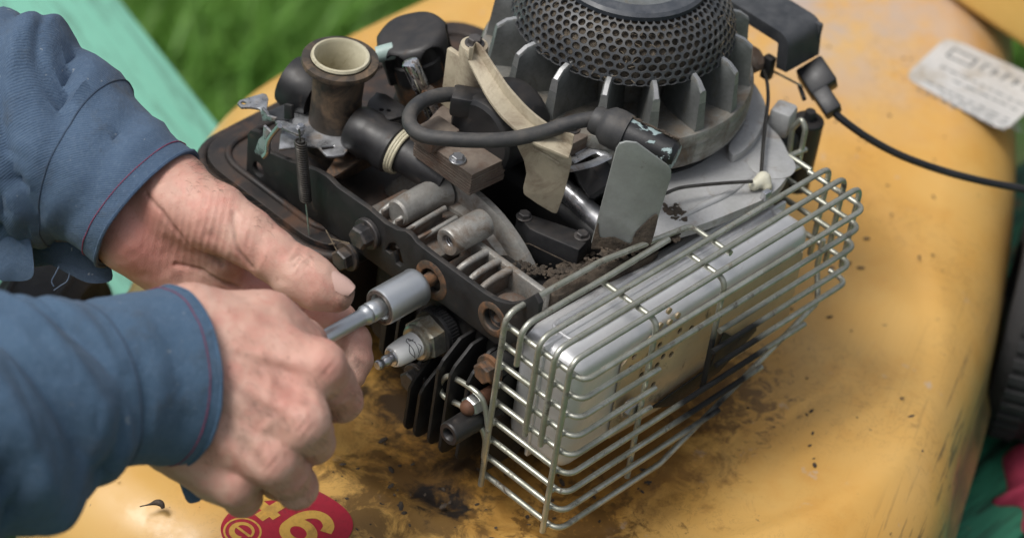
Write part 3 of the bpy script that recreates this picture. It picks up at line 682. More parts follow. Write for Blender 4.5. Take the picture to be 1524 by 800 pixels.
for (q, x_) in (((510, 385), .4), ((722, 553), -.1), ((612, 566), -.3), ((694, 626), .2)):
    c = P(*q, x=x_); lathe('bolt_sleeve', [(.62, 0), (.62, 2.4)], c+XH*.35, XH, mt['black_iron'], head, 24)
    bolt('head_bolt', c+XH*.4, -XH, .58, .7, mt['rusty'] if q[0] > 700 else mt['dark_bolt'], head, u=(0, .3, 1))
lathe('hollow_dowel', [(.12, .9), (.26, .8), (.28, .12), (.36, 0), (.56, 0), (.62, .08), (.62, 3.2)], P(667, 646, x=-2.1), XH, mt['black_plastic'], head, 28)
# spark plug
pc = A([0, 9.65, 7.2])
def px_(x): return pc+XH*x
sp = lathe('spark_plug', [(.05, -2.1), (.5, -2.05), (.56, -1.95), (.6, -1.8), (.655, -1.2), (.66, -.3), (.66, .1)], pc, XH, mt['ceramic'], eng, 40)
lathe('terminal', [(.05, -3.05), (.20, -3.05), (.255, -2.98), (.265, -2.85), (.19, -2.72), (.185, -2.66), (.285, -2.52), (.29, -2.3), (.24, -2.24), (.24, -2.16), (.42, -2.14), (.44, -2.07), (.3, -2.03)], pc, XH, mt['zinc'], sp, 28)
mb = MB(); mb.add(*lathe_g([(.7, -.52), (.84, -.5), (.95, -.4), (.97, -.25)], pc, XH, 36)).add(*lathe_g([(.97, -.3), (1.14, -.12), (1.14, .62), (1.05, .7)], pc, XH, 6, u=(0, .25, 1)))
mb.obj('hex_shell', mt['plug_steel'], sp, 25)
mb = MB(); mb.add(*lathe_g([(.9, .6), (1.22, .66), (1.25, .8), (1.25, 1.35), (1.2, 1.45)], pc, XH, 48))
for k in range(48):
    a = 2*math.pi*k/48; d = math.cos(a)*YH+math.sin(a)*ZH; mb.add(*box_g(pc+XH*1.08+d*1.26, (.5, .06, .07), (XH, np.cross(XH, d), d), 0))
mb.obj('knurled_collar', mt['knurl'], sp)
# printed emblem on the ceramic: slanted diamond with a band across it
def onplug(px, py, r=.672):
    r_ = ray(px, py); o_ = CAM-pc; a_ = r_[1]**2+r_[2]**2; b_ = 2*(o_[1]*r_[1]+o_[2]*r_[2]); c_ = o_[1]**2+o_[2]**2-r*r
    D_ = b_*b_-4*a_*c_
    return CAM+r_*((-b_-math.sqrt(max(D_, 0)))/(2*a_))
mb = MB(); q_ = lambda x, y: (560+x/7.27, 460+y/7.27)
for pl in ([(322, 345), (330, 322), (345, 318), (380, 335), (485, 395), (480, 440), (455, 512)], [(322, 345), (350, 372), (395, 425), (415, 480), (418, 525)], [(385, 335), (420, 362), (455, 430), (462, 470)], [(358, 375), (362, 462), (415, 518)], [(345, 318), (358, 340), (385, 335), (400, 325)]):
    mb.add(*tube_g(smooth_path([onplug(*q_(*p)) for p in pl], 4), .016, 6))
mb.obj('printed_emblem', mt['ink'], sp)

# ---------------------------------------------------------------- muffler and its wire guard
muf = mesh('muffler', *box_g((10.2, 3.0, 7.1), (17.6, 3.9, 7.0), None, .8, 5), mt['muffler'], eng)
box('seam', (10.2, 3.2, 7.1), (17.9, .25, 7.25), mt['muffler'], muf, w=.1)
mb = MB(); mb.add(*tube_g(fillet([(2.6, 4.0, 10.64), (18.0, 4.0, 10.64), (18.0, 2.5, 10.64), (2.6, 2.5, 10.64)], .5, 4, True), .12, 8, True)); mb.obj('pressed_bead', mt['muffler'], muf)
hl = []
hcs = []
for (hx, hy) in ((997, 463), (1012, 492), (998, 480), (1010, 470), (984, 485), (970, 505), (957, 517), (966, 530), (978, 543), (972, 572), (938, 547), (955, 557), (987, 530), (999, 527), (1029, 488), (1004, 507), (982, 513), (992, 496), (1022, 476), (944, 530)):
    c = P(hx, hy, y=.86)
    if all(np.linalg.norm(c-q) > .46 for q in hcs): hcs.append(c); hl.append(circ(c, XH, ZH, .18, 12))
rngx = sorted([(P(hx, hy, y=.86)[0]) for hx, hy in ((938, 547),)])
fp = [(4.6, 4.4), (4.6, 9.2), (5.2, 9.8), (17.6, 9.8), (18.2, 9.2), (18.2, 5.0), (12.5, 4.8), (10.5, 4.1)]
slab('perforated_front', [A([x, .86, z]) for x, z in fp], (0, .12, 0), mt['tinted'], muf, w=.03, holes=hl)
box('hole_shade_sheet', (11.0, 1.03, 7.1), (12.0, .06, 4.2), mt['black_iron'], muf, w=0)  # black sheet that gives the holes their inner shade as colour
slab('outlet_deflector', [P(*q, y=.55) for q in ((968, 608), (1058, 545), (1078, 494), (1100, 506), (1127, 482), (1126, 492), (1072, 552), (1000, 604))], (0, .1, 0), mt['black_iron'], muf, w=.03)
mb = bolt_g(P(935, 605, y=.55), -YH, .42, .4); mb.obj('cover_bolt', mt['zinc'], muf, 25)
zt = 12.5; wr = .152; yb = 4.53; yf = -.35
zi = [zt-.93-1.22*i for i in range(9)]
loop = [(727, 640), (722, 606), (710, 584), (674, 561), (660, 563), (655, 576), (662, 590), (690, 606), (712, 628), (722, 652), (720, 680)]
guard = tube('muffler_guard', smooth_path([P(*q, x=-.32 if 1 < i < 9 else -.2) for i, q in enumerate(loop)], 5), wr, mt['wire'], eng, 10)
guard['label'] = 'bent wire mounting loop of the guard'
def wire(pts, R=.7, m='wire'): return tube('wire', fillet(pts, R, 6), wr, mt[m], guard, 10)
def X1(px, py, **k): return P(px, py, **k)
xr = 21.0
for i in range(9):
    z = zi[i]; a = [(.16, yb+.12, z), (.16, yf, z)]
    if i in (0, 1): wire(a+[(xr, yf, z), (xr, 3.4 if i == 0 else yb+.4, z)], .62)
    elif i in (2, 3, 4):
        xe = P([980, 974, 968][i-2], [555, 583, 607][i-2], y=yf)[0]; wire(a+[(xe, yf, z)], .7)
        xs = P([1070, 1060, 1066][i-2], [496, 522, 541][i-2], y=yf)[0]; wire([(xs, yf, z), (xr, yf, z), (xr, yb+.4 if i < 4 else .8, z)], .62)
    elif i < 8:
        xe = P([1199, 1135, 1070][i-5], [475, 538, 606][i-5], y=yf)[0]; wire(a+[(xe, yf, z)], .7)
    else:
        xk = P(985, 676, y=yf)[0]; d1 = P(1215, 447, y=.4); wire(a+[(xk, yf, z), (d1[0], .3, d1[2]), (d1[0]+.9, 1.4, d1[2]+1.2), (d1[0]+.9, 1.4, d1[2]+3.)], [.7]*6)
ys = {'1': yb, '2': 3.45, '3': 2.31, '4': 1.29, '5': .3}
zb_ = lambda q, y: P(*q, x=-.17)[2]
zlow = zt-.33
wire([(-.17, yb, 1.35), (-.17, yb, zt), (6.2, yb-.1, zt), P(1030, 352, z=zlow)+[.6, .6, 0], P(1088, 377, z=zlow)], [0, .8, 3, .5, 0], 'wire')
wire([(-.17, 3.45, zb_((772, 545), 3.45)), (-.17, 3.45, zt), (5.5, 3.45, zt), P(995, 356, z=zt)], [0, .8, 4, 0])
for k, q, zr in (('3', (784, 649), 6.7), ('4', (808, 665), 6.9), ('5', (812, 794), 7.2)):
    y = ys[k]; wire([(-.17, y, max(zb_(q, y), 1.2)), (-.17, y, zt), (xr+.2, y, zt), (xr+.2, y, zr)], .75)
x1 = P(957, 462, z=zlow)[0]; x2 = P(1060, 402, z=zlow)[0]
wire([(x1, 3.7, zlow), (x1, yf+.34, zlow), (x1, yf+.34, 1.9)], .6, 'wire')
wire([(x2, 2.6, zlow), (x2, yf+.34, zlow), (x2, yf+.34, 5.0)], .6, 'wire')
mbw = MB()
for y_ in (yb, 2.31, 1.29, .3):
    for i in range(9):
        if (y_ in (2.31, 1.29)) and i > 4: continue
        c = A([0, y_, zi[i]])+[0, rnd.uniform(-.03, .03), rnd.uniform(-.03, .03)]; mbw.add(*lathe_g([(.02, -.15), (.12, -.11), (.165, 0), (.12, .11), (.02, .15)], c, XH, 8))
mbw.obj('weld_beads', mt['wire'], guard, 80, 'stuff')
# rear wires of the guard beside the black canister
wire([P(1166, 236, z=11.2), P(1199, 222, z=11.2)]); wire([P(1166, 258, z=10.6), P(1194, 245, z=10.6)])
wire([P(1173, 240, x=22.5), P(1179, 192, x=22.5), P(1193, 176, x=22.5), P(1199, 192, x=22.5), P(1188, 245, x=22.5)], .5)
tube('wire', fillet([P(1000, 0, z=12)*0+A([xr+.2, 3.4, 11.57]), A([xr+.2, yb+.6, 11.57])], .2, 3), wr, mt['wire'], guard, 10)
# acorn bolt holding the loop
nb = P(697, 606, x=-.75); mb = MB(); mb.add(*lathe_g([(.55, .55), (.55, .08), (.47, 0)], nb, XH, 6, u=(0, .4, 1))); n_ = mb.obj('guard_nut', mt['zinc'], eng, 25)
lathe('bolt_end', [(.03, -.38), (.22, -.34), (.37, -.2), (.42, 0), (.42, .1), (.42, 1.8)], nb, XH, mt['rust_bright'], n_, 24, angle=70)
lathe('washer', [(.3, .52), (.68, .55), (.68, .66), (.3, .7)], nb, XH, mt['rusty'], n_, 28)

# ---------------------------------------------------------------- flywheel, fins, debris screen
FC = A([16.6, 13.4, 0]); 
fly = lathe('flywheel', [(.5, 14.4), (3.2, 14.4), (4.2, 14.5), (5.8, 14.75), (6.7, 14.85), (7.0, 14.8), (7.1, 14.6), (7.12, 14.2), (7.05, 14.1), (7.12, 13.95), (7.1, 13.5), (7.02, 13.42), (7.08, 13.2), (6.95, 12.85), (6.2, 12.7), (1., 12.7)], FC, ZH, mt['flywheel'], eng, 128, angle=40)
lathe('hub', [(3.3, 14.3), (3.3, 17.0), (3.0, 17.3), (1.2, 17.4)], FC, ZH, mt['flywheel'], fly, 48)
def fin_blade():
    # local: X radial, Y across, Z up; slightly swept and tapering to a bright top edge
    prof = [(3.5, 14.5), (6.9, 14.75), (6.85, 16.2), (6.72, 17.35), (6.5, 17.5), (4.3, 17.9), (3.6, 17.9)]
    n = 8; V, Fc = [], []
    cols = np.linspace(0, 1, n)
    for t in cols:
        r = 3.5+3.4*t; zt_ = 18.1-.75*t-.25*max(0, t-.92)*12; sw = .55*(1-t)**2
        for (z, hw) in ((14.5, .34), (15.2, .26), (16.4, .21), (zt_-.10, .18), (zt_, .11)):
            for s_ in (-1, 1): V.append((r-.10*(z-14.5)*t, sw+s_*hw, z))
    m_ = 10
    for i in range(n-1):
        for k in range(4):
            a = i*m_+2*k; b = a+m_; Fc += [(a, b, b+2, a+2), (a+1, a+3, b+3, b+1)]
        Fc.append((i*m_+8, (i+1)*m_+8, (i+1)*m_+9, i*m_+9))
    for e in (0, (n-1)*m_):
        for k in range(4): Fc.append((e+2*k, e+2*k+2, e+2*k+3, e+2*k+1))
    return bev(A(V), Fc, 0)
fv, ff = fin_blade()
me = bpy.data.meshes.new('fin'); me.from_pydata((fv*S).tolist(), [], ff); me.update(); finish(me, mt['fin'], 40); me.materials.append(mt['fin_edge'])
for p in me.polygons:
    cz = sum(me.vertices[i].co.z for i in p.vertices)/len(p.vertices)/S; cx = p.center.x/S
    if p.normal.z > .6 or (p.normal.x > .7 and cz > 16.2): p.material_index = 1
for k in range(16):
    o = bpy.data.objects.new('fin', me); col.objects.link(o); o.parent = fly
    o.location = Vector((FC-root_of(fly))*S); o.rotation_euler.z = math.radians(147+22.5*k)
# perforated screen: ring of hexagonal cells, each with a real hole
prof = smooth_path([(3.72, 0, 19.85), (4.55, 0, 19.4), (5.15, 0, 18.75), (5.5, 0, 18.0), (5.72, 0, 17.2)], 12)
pr = A(prof); sl = np.r_[0, np.cumsum(np.linalg.norm(np.diff(pr, axis=0), axis=1))]
def scr(a, s_, off=0.):
    r = np.interp(s_, sl, pr[:, 0]); z = np.interp(s_, sl, pr[:, 2]); r2 = np.interp(s_+.02, sl, pr[:, 0]); z2 = np.interp(s_+.02, sl, pr[:, 2])
    t = nrm([r2-r, z2-z+1e-9]); n_ = A([-t[1], t[0]]);  n_ = n_ if n_[0] > -1e-6 else -n_
    r += n_[0]*off; z += n_[1]*off
    return FC+[r*math.cos(a), r*math.sin(a), z]
NC = 64; rows = 9; dsr = sl[-1]/rows; mb = MB(); Vs, Fs = [], []
for j in range(rows):
    for i in range(NC):
        a0 = 2*math.pi*(i+.5*(j % 2))/NC; s0 = (j+.5)*dsr; b0 = len(Vs)
        out = []
        for k in range(12):
            an = math.pi/6*k+math.pi/2
            # hexagon in (arc, s) units with flat-top rows spaced dsr
            hx = math.cos(an); hy = math.sin(an); rad = 1.0 if k % 2 == 0 else math.cos(math.pi/6)
            out.append((a0+hx*rad*(2*math.pi/NC)/(2*math.cos(math.pi/6)), s0+hy*rad*dsr/1.5))
        jit = .02*rnd.uniform(-1, 1); rh = .84+.05*rnd.uniform(-1, 1)
        inn = [(a0+math.cos(math.pi/6*k+math.pi/2)*rh*(math.pi/NC), s0+math.sin(math.pi/6*k+math.pi/2)*rh*dsr*.55) for k in range(12)]
        cl_ = lambda s_: min(max(s_, 0.), sl[-1]-.025)
        for q in out: Vs.append(scr(q[0], cl_(q[1]), .06))
        for q in inn: Vs.append(scr(q[0], cl_(q[1]), .06))
        for q in inn: Vs.append(scr(q[0], cl_(q[1]), -.08))
        for k in range(12):
            l = (k+1) % 12; Fs += [(b0+k, b0+l, b0+12+l, b0+12+k), (b0+12+k, b0+12+l, b0+24+l, b0+24+k)]
screen = mesh('debris_screen', A(Vs), Fs, mt['screen'], eng, 40)
lathe('clamp_ring', [(2.9, 19.75), (2.95, 20.15), (3.1, 20.25), (3.75, 20.2), (3.92, 20.05), (3.9, 19.8), (3.6, 19.7)], FC, ZH, mt['screen_ring'], screen, 96)
lathe('starter_cup', [(3.0, 19.9), (2.9, 18.6), (2.5, 18.2), (.6, 18.2)], FC, ZH, mt['fin'], screen, 64)
V, Fc = [], []
for j in range(19):
    for i in range(120):
        a = 2*math.pi*i/120; V.append(scr(a, sl[-1]*j/18*.97, -.17))
V = A(V); V += (vnoise(V*2.6, 3)*.12+vnoise(V*6, 4)*.07)[:, None]*nrm([1, 0, 0])*0+((vnoise(V*2.6, 3)*.12+vnoise(V*6, 4)*.06)[:, None]*((V-FC-[0, 0, 16])/np.linalg.norm(V-FC-[0, 0, 16], axis=1)[:, None]))
for j in range(18):
    for i in range(120): Fc.append((j*120+i, j*120+(i+1) % 120, (j+1)*120+(i+1) % 120, (j+1)*120+i))
mesh('chaff', V, Fc, mt['chaff'], screen, 180, 'stuff')
mb = MB()
for k in range(170):
    a = rnd.uniform(0, 2*math.pi); s_ = rnd.uniform(.3, sl[-1]-.1); c = scr(a, s_, rnd.uniform(-.1, .13)); d = nrm([rnd.gauss(0, 1), rnd.gauss(0, 1), rnd.gauss(0, .5)])
    L = rnd.uniform(.08, .28); mb.add(*tube_g([c-d*L, c+[0, 0, .03], c+d*L], .014, 4, caps=False))
mb.obj('straw', mt['straw'], screen, kind='stuff')

# ---------------------------------------------------------------- pale casting under the flywheel
bp = [(915, 366), (975, 352), (1040, 335), (1100, 312), (1140, 294), (1165, 272), (1176, 248), (1172, 226), (1160, 203), (1143, 183), (1128, 140), (1110, 100), (1080, 60), (1000, 100), (900, 150), (905, 300)]
base = slab('cooling_shroud_base', smooth_path([P(*q, z=12.0) for q in bp], 5, True), (0, 0, -.5), mt['cast_white'], eng, w=.15, seg=3)
lathe('lobe_rim', [(1.2, -.1), (1.25, .03), (1.1, .08), (.2, .09)], P(1148, 244, z=12.0), ZH, mt['cast_white'], base, 40)
tube('stiffening_bead', smooth_path([P(*q, z=11.98) for q in ((1005, 330), (1040, 310), (1085, 288), (1120, 262))], 6), [.05+.16*math.sin(math.pi*k/18) for k in range(19)], mt['cast_white'], base, 12)
# hump of the casting behind the flywheel rim
slab('side_wall', smooth_path([P(*q, z=12.5) for q in ((1113, 120), (1130, 135), (1140, 165), (1125, 205), (1095, 230), (1085, 215), (1108, 180))], 5, True), (0, 0, -.7), mt['cast_white'], base, w=.2, seg=3)
# crusted dirt along the casting
def crumbs(name, pxs, z, n, spread, size, parent, m='soil'):
    mb = MB()
    for k in range(n):
        q = rnd.choice(pxs); c = P(q[0]+rnd.uniform(-1, 1)*spread, q[1]+rnd.uniform(-1, 1)*spread*.7, z=z); r = rnd.uniform(.4, 1.)*size
        V, Fc = lathe_g([(.05, -.6), (.8, -.4), (1., 0), (.75, .5), (.1, .75)], (0, 0, 0), (rnd.gauss(0, .4), rnd.gauss(0, .4), 1), 7)
        V = V*r*[rnd.uniform(.7, 1.5), rnd.uniform(.7, 1.5), rnd.uniform(.4, .8)]; V = V*(1+.25*vnoise(V*4/size+k, 1))[:, None]
        mb.add(V+c, Fc)
    return mb.obj(name, mt[m], parent, 60, 'stuff')
crumbs('dirt_crust', [(900, 372), (920, 378), (950, 372), (975, 362), (1000, 352), (905, 385), (880, 390), (860, 400), (840, 408), (1010, 320), (1000, 310)], 12.0, 260, 11, .15, base)
crumbs('dirt_crust', [(790, 400), (810, 405), (830, 400), (850, 395), (775, 395), (870, 385)], 10.2, 160, 12, .15, eng)
slab('dirt_ledge', smooth_path([P(*q, z=11.0) for q in ((806, 430), (818, 414), (850, 404), (880, 388), (930, 384), (970, 368), (978, 376), (935, 398), (870, 423), (830, 440))], 5, True), (0, 0, -2.), mt['soil'], eng, w=.15)
gd_ = []
for k in range(190):
    q = (rnd.gauss(690, 170), rnd.gauss(720, 70)) if k < 110 else (rnd.uniform(1000, 1420), rnd.uniform(60, 700))
    gd_.append(q)
mb = MB()
for q in gd_:
    c = P(*q, z=.02); rr = math.hypot(c[0]-16.6, c[1]-13.4)
    if rr < 19.5: c = P(*q, z=-.46)
    r = rnd.uniform(.03, .09) if rnd.random() < .85 else rnd.uniform(.09, .15); a = rnd.uniform(0, 6.28); e = rnd.uniform(1, 2.8)
    V, Fc = lathe_g([(.1, -.2), (1., 0), (.7, .45), (.1, .6)], (0, 0, 0), (0, 0, 1), 6); V = V*[e*r, r, r*.8]
    V = V@A([[math.cos(a), math.sin(a), 0], [-math.sin(a), math.cos(a), 0], [0, 0, 1]]); mb.add(V+c, Fc)
o = mb.obj('grit', mt['soil'], None, 60, 'stuff'); tag(o, 'dark grit and dry crumbs scattered over the yellow deck', 'grit')
# grey guard plate standing beside the flywheel
gO = P(882, 366, z=12.0); gB = P(965, 371, z=12.0); gd = nrm(gB-gO); gn = nrm(np.cross(gd, ZH)); gn = gn if np.dot(gn, FW) < 0 else -gn
gpx = [(880, 362), (917, 222), (922, 214), (932, 211), (948, 213), (993, 246), (999, 254), (999, 264), (967, 366), (958, 373), (890, 368)]
gp = slab('grey_deflector_plate', [PL(*q, gO, gn) for q in gpx], -gn*.14, mt['grey_sheet'], eng, w=.04)
dp = [(880, 366), (890, 330), (893, 352), (915, 352), (938, 362), (946, 345), (975, 318), (978, 330), (966, 369), (955, 375), (890, 370)]
cr = [PL(*q, gO, gn)+gn*.01 for q in dp]
slab('caked_dirt', smooth_path(cr, 3, True), gn*.05, mt['soil'], gp, w=.02)
# black ignition box with two screws, silver push-rod tube
u_ = nrm(P(868, 374, z=11.)-P(790, 342, z=11.)); w_ = np.cross(ZH, u_)
bc = (P(770, 322, z=11.2)+P(868, 372, z=11.2))/2+[0, 0, 0]
pts = [P(*q, z=11.2) for q in ((768, 318), (778, 314), (872, 345), (877, 356), (862, 372), (800, 346), (788, 340))]
ib = slab('ignition_box', pts, (0, 0, -1.9), mt['black_plastic'], eng, w=.12)
tube('parting_seam', [P(764, 362, z=10.3)-[.05, 0, 0], P(789, 362, z=10.4)-[.05, .0, 0], P(860, 396, z=10.4)-[.05, .05, 0]], .03, mt['soil'], ib, 6)
for q in ((780, 323), (866, 352)): bolt('box_screw', P(*q, z=11.2), ZH, .3, .3, mt['dark_bolt'], ib)
lathe('valve_tube', [(.55, 0), (.55, 5.4)], P(826, 268, z=11.6), nrm(P(900, 336, z=11.2)-P(826, 268, z=11.6)), mt['zinc'], eng, 28)
hb = P(885, 262, z=12.6); hx_ = nrm(P(900, 300, z=12.)-P(868, 250, z=13.))
lathe('hex_grommet', [(.3, -.9), (.85, -.8), (1.0, -.2), (1.0, .8), (.8, 1.0)], hb, hx_, mt['black_plastic'], eng, 6, angle=25)
for q0, q1, q2 in (((850, 240), (885, 224), (908, 235)), ((846, 252), (880, 244), (906, 232)), ((852, 228), (880, 214), (902, 220))):
    mesh('flat_link', *tube_g(smooth_path([P(*q, z=14.) for q in (q0, q1, q2)], 4), .24, 8, flat=.35), mt['lever'], eng)

# ---------------------------------------------------------------- ignition coil: laminated core, black coil cover, lead
c1 = P(705, 259, z=14.); c0 = P(615, 202, z=14.)
xf = (c0[0]+c1[0])/2
lam_pts = [(xf, c0[1]), (xf, c1[1]), (xf+2.3, c1[1]-.1), (xf+2.7, c1[1]+.9), (xf+4.4, c1[1]+.3), (xf+5.6, c1[1]-1.9), (xf+7.0, c1[1]-1.5), (xf+6.0, c1[1]+2.5), (xf+5.2, c0[1]+.8), (xf+2.6, c0[1]+.9)]
core = slab('coil_core', [A([*p, 14.0]) for p in lam_pts], (0, 0, -.16), mt['lamination'], eng, w=.03)
for k in range(1, 8): slab('lamination', [A([p[0]+rnd.uniform(-.02, .02), p[1]+rnd.uniform(-.02, .02), 14.0-.165*k]) for p in lam_pts], (0, 0, -.15), mt['lamination'], core, w=.02, seg=1)
for q in ((681, 238), (660, 205), (637, 138)): bolt('core_screw', P(*q, z=14.02), ZH, .32, .3, mt['zinc'] if q[0] > 670 else mt['rusty'], core)
box('core_foot', P(648, 222, z=13.9)+[.5, .6, .3], (2.0, 1.6, .7), mt['lamination'], core, w=.15)
bigb = P(845, 205, z=14.2); box('coil_lug', bigb, (2.2, 2.0, 1.2), mt['lamination'], core, w=.15); bolt('core_screw', bigb+[0, 0, .6], ZH, .42, .32, mt['dark_bolt'], core)
def blob(name, prims, m, parent, h=.12, k=.3, angle=180, cut=None):
    pr_ = [(A(a, float), A(b, float), r1, r2) for a, b, r1, r2 in prims]
    lo = np.min([np.minimum(a, b)-max(r1, r2) for a, b, r1, r2 in pr_], 0)-.4; hi = np.max([np.maximum(a, b)+max(r1, r2) for a, b, r1, r2 in pr_], 0)+.4
    def f(G):
        d = None
        for a, b, r1, r2 in pr_:
            e = sd_cone(G, a, b, r1, r2); d = e if d is None else smin(d, e, k)
        if cut: d = cut(G, d)
        return d
    V, Fc = surface_nets(f, lo, hi, h); return mesh(name, V, Fc, m, parent, angle)
# cover: thick D-shaped drum lying across the core
ca = P(712, 205, z=14.4); ad = nrm(P(770, 172, z=14.4)-ca)
cov = lathe('coil_cover', [(.2, 0), (1.75, .0), (1.95, .12), (2.05, .35), (2.1, 1.7), (2.05, 2.9), (1.9, 3.2), (1.5, 3.3), (.2, 3.3)], ca, ad, mt['black_plastic'], eng, 48, angle=30)
box('lead_socket', P(694, 152, z=15.6), (1.3, 1.5, 1.2), mt['black_plastic'], cov, ax=(nrm([.8, .6, 0]), nrm([-.6, .8, 0]), ZH), w=.2)
ld = [((705, 150), 15.4), ((690, 143), 15.7), ((662, 141), 15.9), ((630, 150), 16.), ((611, 168), 16.), ((612, 188), 16.), ((632, 202), 16.), ((670, 207), 16.1), ((720, 209), 16.2), ((765, 206), 16.3), ((810, 196), 16.5), ((850, 183), 16.8), ((885, 176), 17.)]
lead = tube('ignition_lead', smooth_path([P(*q, z=z) for q, z in ld], 6), .375, mt['rubber'], eng, 14)
b0 = P(886, 178, z=17.); b1_ = P(990, 226, z=16.6); bd = nrm(b1_-b0)
lathe('boot_collar', [(.38, -.1), (.62, -.15), (.72, .1), (.70, .35), (.82, .5), (.98, .7), (1.02, 1.2), (.98, 1.7), (.7, 1.75)], b0, bd, mt['rubber'], lead, 32)
flake = NB('flaking_boot'); fk = flake.ramp(flake.noise(.75, 4, .6, dist=.5), .50, .52)
flake.put(flake.b.inputs['Base Color'], flake.mix(fk, (.012, .012, .013), (.27, .35, .35))); flake.b.inputs['Roughness'].default_value = .45
flake.put(flake.b.inputs['Normal'], flake.bump(fk, .6, .05, flake.bump(flake.noise(4, 6, .7), .4, .03)))
lathe('flaking_sleeve', [(.6, 1.6), (.86, 1.65), (.88, 2.4), (.84, 3.4), (.80, 4.1), (.6, 4.35), (.1, 4.4)], b0, bd, flake.m, lead, 32)
mb = MB(); su, sv = perp(bd)
for k in range(14):
    t = 1.8+k*.18; c = b0+bd*t+(.9*ZH-.25*nrm(np.cross(bd, ZH)))*.93; mb.add(*box_g(c, (.26, .1+.1*rnd.random(), .16+.12*rnd.random()), (bd, nrm(np.cross(ZH, bd)), nrm(np.cross(bd, np.cross(ZH, bd)))+A([rnd.gauss(0, .2)]*3)), .02, 1))
mb.obj('torn_ridge', mt['soil'], lead)

# ---------------------------------------------------------------- beige post and air vane
pz = P(706, 66, z=18.); 
post = lathe('vane_post', [(.85, -4.2), (.78, -1.5), (.72, -.25), (.68, 0), (.5, .05)], pz, ZH, mt['beige'], eng, 28)
bolt('post_bolt', pz+[0, 0, .02], ZH, .36, .42, mt['dark_bolt'], post)
box('post_web', pz+[-.55, .55, -2.3], (.3, 1.2, 3.4), mt['beige'], post, w=.06)
hh = A([_H[0], _H[1], 0])
vp = [((694, 84), 17.9), ((704, 88), 17.75), ((722, 118), 17.3), ((742, 150), 16.9), ((768, 180), 16.5), ((800, 206), 16.1), ((826, 218), 15.9), ((849, 228), 15.7)]
path = smooth_path([P(*q, z=z) for q, z in vp], 6); V, Fc = [], []
n = len(path)
for i, p in enumerate(path):
    d = nrm(path[min(i+1, n-1)]-path[max(i-1, 0)]); sd_ = nrm(np.cross(d, ZH)); sd_ = sd_ if np.dot(sd_, RT) > 0 else -sd_
    w0 = .30+.25*min(1, i/n*2)
    up = ZH*.85+sd_*.25
    # L-section: flat strip with an upstanding lip on the far side
    for a, b in ((-w0, 0), (-w0, .16), (w0*.72, .18), (w0*.75, .75), (w0, .75), (w0, 0)): V.append(p+sd_*a+ZH*b)
for i in range(n-1):
    for k in range(6): Fc.append((i*6+k, i*6+(k+1) % 6, (i+1)*6+(k+1) % 6, (i+1)*6+k))
Fc += [tuple(range(5, -1, -1)), tuple((n-1)*6+k for k in range(6))]
vane = mesh('air_vane', *bev(A(V), Fc, .05, 2, 40), mt['beige'], eng)
vO = P(800, 206, z=16.0)-hh*.1
vs = [(776, 200), (800, 209), (827, 222), (850, 229), (851, 240), (840, 285), (829, 315), (822, 313), (800, 300), (780, 286), (779, 277), (784, 255), (780, 235), (770, 215)]
slab('vane_blade', fillet([PL(*q, vO, hh) for q in vs], .3, 3, True), -hh*.16, mt['beige'], vane, w=.04)
tube('vane_rib', [PL(*q, vO-hh*.16, hh) for q in ((793, 220), (815, 232), (832, 243))], .09, mt['beige'], vane, 8)

# ---------------------------------------------------------------- fuel tank, filler, carburettor
tz = 8.2
tp = fillet([A([*p, tz]) for p in ((-.1, 16.2), (-.1, 27.0), (20, 27.6), (20, 16.2))], 2.6, 8, True)
tank = slab('fuel_tank', tp, (0, 0, -5.5), mt['tank'], eng, w=.45, seg=4)
rim = fillet([A([*p, tz-.55]) for p in ((-.35, 15.9), (-.35, 27.3), (20.2, 27.9), (20.2, 15.9))], 2.9, 10, True)
tube('rolled_rim', rim, .32, mt['tank'], tank, 10, True)
inr = fillet([A([*p, tz]) for p in ((.8, 17.2), (.8, 26.1), (19, 26.7), (19, 17.2))], 2., 8, True)
tube('pressed_bead', inr, .2, mt['tank'], tank, 8, True)
ca_ = nrm([-.26, .22, 1]); cb = P(620, 78, z=13.8)
neck = lathe('filler_neck', [(1.75, -5.6), (1.62, -3.), (1.62, -.2), (1.45, 0)], cb, ca_, mt['rusty'], tank, 40)
_u, _v = perp(ca_); _cd = RT*.35-FW; CAPPH = -math.atan2(np.dot(_cd, _v), np.dot(_cd, _u))
def cap_mesh():
    u, v = perp(ca_); V, Fc = [], []; n = 168
    prof_ = [(2.0, h) for h in np.linspace(-1.0, .75, 22)]+[(2.0-.5*(1-math.cos(q)), .75+.62*math.sin(q)) for q in np.linspace(.15, math.pi/2, 9)]+[(1.1, 1.41), (.5, 1.44), (.02, 1.45)]
    for j, (r, h) in enumerate(prof_):
        for k in range(n):
            a = 2*math.pi*k/n; half = math.pi/6; a_ = a+CAPPH; d = abs((a_+half) % (2*half)-half)/half      # 6 panels; d = 0 in the middle of a panel
            inside = (d/.80)**2.4+((h+1.0)/2.1)**3 if h > -1 else (d/.8)**2.4
            rec = 1/(1+math.exp((inside-1)*16))
            step = .12*rec*(1 if h > .1 else 0)                                                 # ledge across each panel
            f_ = r*(1-.035*(1-math.cos(6*a_))*.5)-.34*rec-step
            V.append(cb+ca_*h+max(f_, .02)*(math.cos(a)*u+math.sin(a)*v))
    for j in range(len(prof_)-1):
        for k in range(n): Fc.append((j*n+k, j*n+(k+1) % n, (j+1)*n+(k+1) % n, (j+1)*n+k))
    return A(V), Fc
mesh('filler_cap', *cap_mesh(), mt['black_plastic'], tank, 30)
cz = A([*P(507, 82, z=15.6)[:2], 0])
